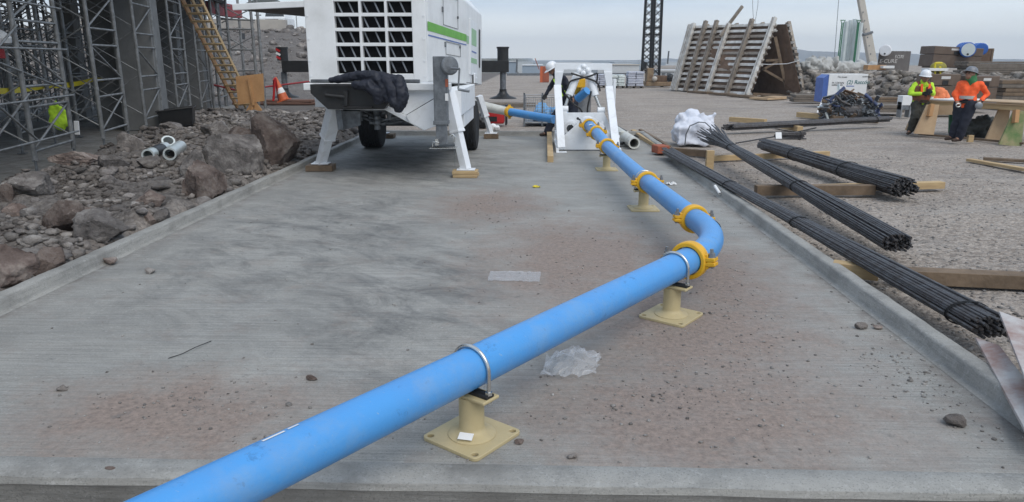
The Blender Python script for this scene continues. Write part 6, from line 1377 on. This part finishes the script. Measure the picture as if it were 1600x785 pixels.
# ================================================================ PEOPLE
def person(label, J, cloth, bulk, faced, seed, hatm, vest=None, torso_m='navy', pants_m='navy', sleeve=None, root=None, hood=None):
    """J: world joints. hd head centre, nk neck, sh_l/sh_r shoulders, el, ha, hp_l/hp_r hips, kn, an, toe; faced: unit facing vector of the head"""
    t = thing('person', root, label, 'person'); j = {k: V(v) for k, v in J.items()}; fc = V(faced).normalized(); up = (j['hd'] - j['nk']).normalized(); up = (up + V((0, 0, 1))).normalized(); sdv = fc.cross(up).normalized(); up = sdv.cross(fc)
    pel = (j['hp_l'] + j['hp_r']) / 2; chest = (j['sh_l'] + j['sh_r']) / 2
    def torso(q, g):
        mid = pel.lerp(chest, .45); w_ = (j['sh_l'] - j['sh_r']).length / 2
        q.cap(j['hp_l'], .105 + g, j['hp_r'], .105 + g); 
        for s in ('l', 'r'): q.cap(j['hp_' + s], .10 + g, mid.lerp(j['sh_' + s], .25), .105 + g); q.cap(mid.lerp(j['sh_' + s], .25), .108 + g, chest.lerp(j['sh_' + s], .55) - V((0, 0, .06)), .105 + g); q.cap(chest.lerp(j['sh_' + s], .3), .075 + g, j['sh_' + s], .062 + g)
    def arm(q, s, g, to=1.0, frm=0): 
        q.cap(j['sh_' + s], .060 + g, j['el_' + s], .045 + g); e = j['el_' + s].lerp(j['ha_' + s], to * .86); q.cap(j['el_' + s], .046 + g, e, .032 + g * .9)
    def legs(q, g, to=1.0):
        for s in ('l', 'r'): q.cap(j['hp_' + s], .098 + g, j['kn_' + s], .062 + g); q.cap(j['kn_' + s], .064 + g, j['kn_' + s].lerp(j['an_' + s], to), .042 + g)
    b = MB(); torso(b, -.012); legs(b, -.012); b.cap(j['nk'] - V((0, 0, .05)), .062, j['nk'] + (j['hd'] - j['nk']) * .5, .055)
    for s in ('l', 'r'):
        arm(b, s, -.008)
        # hand: palm, thumb, four fingers
        e = j['el_' + s]; h = j['ha_' + s]; d = (h - e).normalized(); pn = V(J.get('palm_' + s, (0, -1, 0))).normalized(); lat = d.cross(pn).normalized(); pn = lat.cross(d)
        b.cap(e.lerp(h, .85), .030, h, .027)
        for k in (-1, 0, 1): b.cap(h + lat * k * .020, .022, h + d * .07 + lat * k * .024, .018)
        for k, l_ in enumerate((.055, .065, .062, .048)):
            f0 = h + d * .08 + lat * (-.033 + .022 * k); f1 = f0 + (d * .8 + pn * .45).normalized() * l_ * .55; f2 = f1 + (d * .3 + pn * .9).normalized() * l_ * .5; b.cap(f0, .0105, f1, .0098, 8); b.cap(f1, .0098, f2, .0085, 8)
        f0 = h + d * .02 + lat * -.034; f1 = f0 + (lat * -.7 + d * .6 + pn * .4).normalized() * .04; b.cap(f0, .013, f1, .011, 8); b.cap(f1, .011, f1 + (d * .8 + pn * .5).normalized() * .03, .0095, 8)
        b.cap(j['an_' + s], .045, j['an_' + s] + (j['toe_' + s] - j['an_' + s]) * .7, .035)
    hd = j['hd']; b.sph(hd, .098, 18, 14); b.sph(hd + up * .02 - fc * .02, .102, 18, 14); b.sph(hd + fc * .035 - up * .055, .068, 16, 12); b.cap(hd + fc * .06 - up * .09, .035, hd + fc * .03 - up * .075, .05)
    b.cap(hd + fc * .097 + up * .012, .012, hd + fc * .118 - up * .026, .017, 10); b.sph(hd + fc * .092 - up * .062, .022, 10, 8)
    for s in (-1, 1): b.sph(hd + sdv * s * .098 - up * .01, .024, 10, 8, (.6, 1, 1.3)); b.sph(hd + fc * .088 + sdv * s * .032 + up * .03, .016, 8, 6)
    k = remesh(b, .0095, 2); body = k.build('body', M['skin'], t, smooth=180)
    ey = MB()
    for s in (-1, 1): e_ = MB().sph(hd + fc * .093 + sdv * s * .034 + up * .008, .013, 10, 8).build('eye', M['inkblack'], t)
    q = MB(); legs(q, .012 + bulk, .92); q.cap(j['hp_l'], .112, j['hp_r'], .112); q.cap(pel, .11, pel.lerp(chest, .22), .105)
    remesh(q, .016, 3, .022, 7).build('trousers', M[pants_m], t, smooth=180)
    q = MB(); torso(q, .008 + bulk * .3); 
    for s in ('l', 'r'): arm(q, s, .014, 1.0 if not sleeve else sleeve.get(s, 1))
    q.v = q.v; remesh(q, .016, 3, .018, 8).build('shirt', M[torso_m], t, smooth=180)
    if vest:
        q = MB(); mid = pel.lerp(chest, .15)
        for s in ('l', 'r'): q.cap(pel.lerp(chest, .25).lerp(j['hp_' + s], .6) + V((0, 0, .02)), .108, chest.lerp(j['sh_' + s], .55) - V((0, 0, .06)), .122); q.cap(chest.lerp(j['sh_' + s], .25), .092, chest.lerp(j['sh_' + s], .75), .080)
        v_ = remesh(q, .016, 3, .014, 8).build('vest', M[vest], t, smooth=180)
    for s in ('l', 'r'):
        q = MB(); a_ = j['an_' + s]; to = j['toe_' + s]; d = (to - a_); d.z = 0; d.normalize(); z0 = a_.z - .045
        q.cap(a_ + V((0, 0, .08)), .056, a_, .055); q.cap(a_ - d * .03 - V((0, 0, .03)), .045, a_ + d * .12 - V((0, 0, .038)), .042); q.cap(a_ + d * .1 - V((0, 0, .036)), .046, a_ + d * .17 - V((0, 0, .045)), .036)
        remesh(q, .012, 2).build('boot', M['boot'], t, smooth=180)
    for s in cloth.get('gloves', ''):
        e = j['el_' + s]; h = j['ha_' + s]; d = (h - e).normalized(); pn = V(J.get('palm_' + s, (0, -1, 0))).normalized(); lat = d.cross(pn).normalized(); pn = lat.cross(d); q = MB()
        q.cap(e.lerp(h, .78), .040, h, .034)
        for k in (-1, 0, 1): q.cap(h + lat * k * .022, .028, h + d * .07 + lat * k * .026, .024)
        for k, l_ in enumerate((.06, .07, .066, .052)):
            f0 = h + d * .08 + lat * (-.036 + .024 * k); f1 = f0 + (d * .8 + pn * .45).normalized() * l_ * .55; f2 = f1 + (d * .3 + pn * .9).normalized() * l_ * .5; q.cap(f0, .014, f1, .0135, 8); q.cap(f1, .0135, f2, .012, 8)
        f0 = h + d * .02 + lat * -.036; f1 = f0 + (lat * -.7 + d * .6 + pn * .4).normalized() * .045; q.cap(f0, .017, f1, .0145, 8)
        remesh(q, .009, 1).build('glove', M['glove'], t, smooth=180)
    # hard hat
    hc = hd + up * .045 - fc * .008; Rm = Matrix((sdv, fc, up)).transposed(); n = 28; vs = []; fs = []
    prof = [(1.34, -.015, 1), (1.22, -.004, 1), (1.10, .004, 0), (1.09, .03, 0), (1.02, .07, 0), (.84, .108, 0), (.55, .132, 0), (.2, .142, 0), (.01, .143, 0)]
    for (r_, z, br) in prof:
        for k in range(n):
            a = 2 * math.pi * k / n; ex = (1 + (.30 if br and math.sin(a) > 0 else 0) * max(0, math.sin(a)) ** 2) if br else 1
            vs.append(hc + Rm @ V((math.cos(a) * .112 * r_, math.sin(a) * .132 * r_ * ex, z)))
    for i in range(len(prof) - 1):
        for k in range(n): fs.append((i * n + k, i * n + (k + 1) % n, (i + 1) * n + (k + 1) % n, (i + 1) * n + k))
    fs.append(tuple(range((len(prof) - 1) * n, len(prof) * n)))
    hh = MB().add(vs, fs).build('hard_hat', M[hatm], t, smooth=50); s_ = hh.modifiers.new('s', 'SOLIDIFY'); s_.thickness = .004
    return t, j, pel, chest, fc, sdv, up
def strip(pts, wd, m, t, name='reflective_strip', nrm=None):
    q = MB()
    for i in range(len(pts) - 1): q.bar(pts[i], pts[i + 1], wd, .012, up=nrm or (0, -1, 0))
    return q.build(name, m, t)
# worker in orange
x0, y0 = G(1499, 223).x, G(1507, 223).y; s_ = .0146
def w3(px, py, dy=0): return (x0 + (px - 1507) * s_, y0 + dy, (224 - py) * s_)
J = dict(hd=w3(1508, 118.5, .0), nk=w3(1512, 128), sh_l=w3(1500, 134, .12), sh_r=w3(1522, 134, -.08), el_l=w3(1494, 148, .14), ha_l=w3(1494, 160, .0), el_r=w3(1536, 148, -.05), ha_r=w3(1522, 160, -.18),
    hp_l=w3(1503, 164, .10), hp_r=w3(1513, 164, -.05), kn_l=w3(1503, 192, .12), kn_r=w3(1508, 193, -.06), an_l=w3(1501, 216, .16), an_r=w3(1505, 217, -.02), toe_l=w3(1489, 220, .12), toe_r=w3(1492, 221, -.08), palm_r=(-1, 0, -.3), palm_l=(0, -1, 0))
t, j, pel, chest, fc, sdv, up = person('worker in orange hi-vis shirt and dark trousers standing with a hand on the hip', J, dict(gloves=''), .032, (-.88, -.35, .30), 3, 'hatgrey', None, 'hiorange', 'navy', root=(x0, y0, 0))
q = MB(); q.sph(j['hd'] - fc * .03 - up * .02, .112, 16, 12); q.cap(j['hd'] - fc * .04 - up * .05, .10, j['nk'] - fc * .01, .10); q.cap(j['nk'], .095, j['nk'] + V((0, .03, -.08)), .10); remesh(q, .014, 3, .015, 8).build('green_hood', M['hood'], t, smooth=180)
q = MB()
for s in ('l', 'r'): q.cap(j['hp_' + s] + V((0, 0, .0)), .128, pel.lerp(chest, .22).lerp(j['hp_' + s], .5), .128)
remesh(q, .016, 3, .012, 8).build('dark_waist_layer', M['navy'], t, smooth=180)
c_ = pel.lerp(chest, .36); MB().lathe(c_, [(.172, -.035), (.176, .035)], 24).build('reflective_strip', M['grey_strip'], t, smooth=60); q = t.children[-1]; 
0 and strip([j['nk'] + V((.05, -.10, -.03)), chest.lerp(j['sh_r'], .5) + V((-.02, -.13, -.10)), pel.lerp(chest, .5) + V((-.05, -.155, .05))], .05, M['grey_strip'], t)
MB().cap(V(w3(1535, 151, -.05)), .055, V(w3(1524, 159, -.16)), .045).build('black_cuff', M['navy'], t, smooth=60)
c_ = V(w3(1518, 165, -.24)); MB().lathe(c_, [(.04, 0), (.078, .01), (.082, .03), (.06, .045), (.03, .05)], 26, axis=(-.1, -1, 0)).build('tape_reel', M['galv'], t, smooth=40)
o = MB().tube([V(w3(1492, 165, -.12)) + V((math.cos(a) * .05, 0, math.sin(a) * .04)) for a in [2 * math.pi * k / 16 for k in range(16)]], .014, 8, closed=True).build('belt_ring', M['zinc'], t, smooth=60)
MB().lathe(pel.lerp(chest, .12), [(.150, -.03), (.155, .02)], 24).build('belt', M['black'], t, smooth=60)
# worker in lime
y0 = 19.35; x0 = A(1425, 207, y0).x; s_ = .0159
def w2(px, py, dy=0): return (x0 + (px - 1436) * s_, y0 + dy, (208 - py) * s_)
J = dict(hd=w2(1443, 117.5, -.06), nk=w2(1443, 126), sh_l=w2(1455, 130, .0), sh_r=w2(1430, 130, .0), el_l=w2(1459, 143, -.08), ha_l=w2(1447, 139.5, -.28), el_r=w2(1423, 144, -.04), ha_r=w2(1438, 142.5, -.27),
    hp_l=w2(1450, 158, .02), hp_r=w2(1438, 158, .02), kn_l=w2(1444, 182, -.10), kn_r=w2(1433, 181, -.10), an_l=w2(1437, 202, .10), an_r=w2(1431, 203, -.04), toe_l=w2(1428, 206, -.1), toe_r=w2(1422, 206.5, -.20), palm_l=(-.5, .8, 0), palm_r=(.5, .8, 0))
t, j, pel, chest, fc, sdv, up = person('worker in lime hi-vis sleeves leaning on the table end with hands together', J, dict(gloves='lr'), .022, (-.15, -1, -.12), 4, 'hatwhite', None, 'lime', 'work', root=(x0, y0, 0))
q = MB()
for s, k in (('l', 1), ('r', -1)): q.cap(pel.lerp(chest, .30).lerp(j['hp_' + s], .6) + V((0, 0, .02)), .142, chest.lerp(j['sh_' + s], .62) - V((0, 0, .10)), .138); q.cap(chest.lerp(j['sh_' + s], .62) - V((0, 0, .08)), .10, chest.lerp(j['sh_' + s], .6) + V((0, 0, .01)), .09)
remesh(q, .014, 3, .014, 8).build('vest', mat('dark_orange_vest', (.34, .10, .04), .8, col2=(.06, .05, .045), ns=4, amt=.9, bump=.4), t, smooth=180)
for s, k in (('l', 1), ('r', -1)): strip([chest.lerp(j['sh_' + s], .5) + V((0, -.15, .03)), chest.lerp(j['sh_' + s], .5) + V((-.015 * k, -.175, -.18))], .055, M['hiorange'], t)
q = MB(); q.cap(j['nk'] + V((0, -.01, -.05)), .082, j['nk'] + V((0, 0, .03)), .072); remesh(q, .012, 2).build('neck_gaiter', M['lime'], t, smooth=180)
MB().lathe(pel.lerp(chest, .12), [(.165, -.05), (.17, .03)], 24).build('tool_belt', M['boot'], t, smooth=60)
# worker in navy behind the gate frame
x0, y0 = G(855, 214).x, G(862, 214).y; s_ = .0151
def w1(px, py, dy=0): return (x0 + (px - 862) * s_, y0 + dy, (215 - py) * s_)
J = dict(hd=w1(869, 106, -.05), nk=w1(879, 114, .0), sh_l=w1(887, 121, -.16), sh_r=w1(876, 121, .14), el_l=w1(899, 140, -.2), ha_l=w1(902, 152, -.45), el_r=w1(866, 136, .16), ha_r=w1(858, 148.5, .02),
    hp_l=w1(902, 160, -.08), hp_r=w1(893, 160, .12), kn_l=w1(905, 186, -.12), kn_r=w1(874, 184, .1), an_l=w1(907, 209, .0), an_r=w1(862, 209, .12), toe_l=w1(896, 213, -.1), toe_r=w1(849, 213, .06), palm_r=(0, -1, 0), palm_l=(-1, 0, 0))
t, j, pel, chest, fc, sdv, up = person('worker in navy clothes and white hard hat leaning forward behind the white gate frame', J, dict(gloves='r'), .035, (-.80, -.25, -.55), 5, 'hatwhite', None, 'navy', 'navy', root=(x0, y0, 0))
for s in ('l', 'r'): strip([j['sh_' + s].lerp(chest, .4) + V((-.09, -.10, .0)), pel.lerp(chest, .62) + V((-.13 if s == 'r' else .02, -.16, 0)), pel.lerp(chest, .28) + V((-.12 if s == 'r' else .05, -.16, 0))], .07, M['lime'], t, 'vest_stripe')
q = MB(); q.cap(j['nk'] + V((-.03, 0, -.06)), .10, j['hd'] - up * .06 - fc * .02, .085); remesh(q, .014, 2, .01).build('scarf', M['jacket'], t, smooth=180)

# ================================================================ HAZE
hzb = MB().bb((-2400, -60, -30), (2400, 2300, 60)).build('haze', None, origin=(0, 0, 0)); tag(hzb, kind='stuff'); hzb['label'] = 'thin bluish haze over the far plain and the mountains'; hzb['category'] = 'haze'
m = bpy.data.materials.new('haze_air'); m.use_nodes = True; n = m.node_tree; n.nodes.clear(); o_ = n.nodes.new('ShaderNodeOutputMaterial'); v_ = n.nodes.new('ShaderNodeVolumePrincipled'); v_.inputs['Density'].default_value = .0005; v_.inputs['Color'].default_value = (.82, .91, 1.0, 1); n.links.new(v_.outputs[0], o_.inputs['Volume']); hzb.data.materials.append(m); hzb.display_type = 'WIRE'
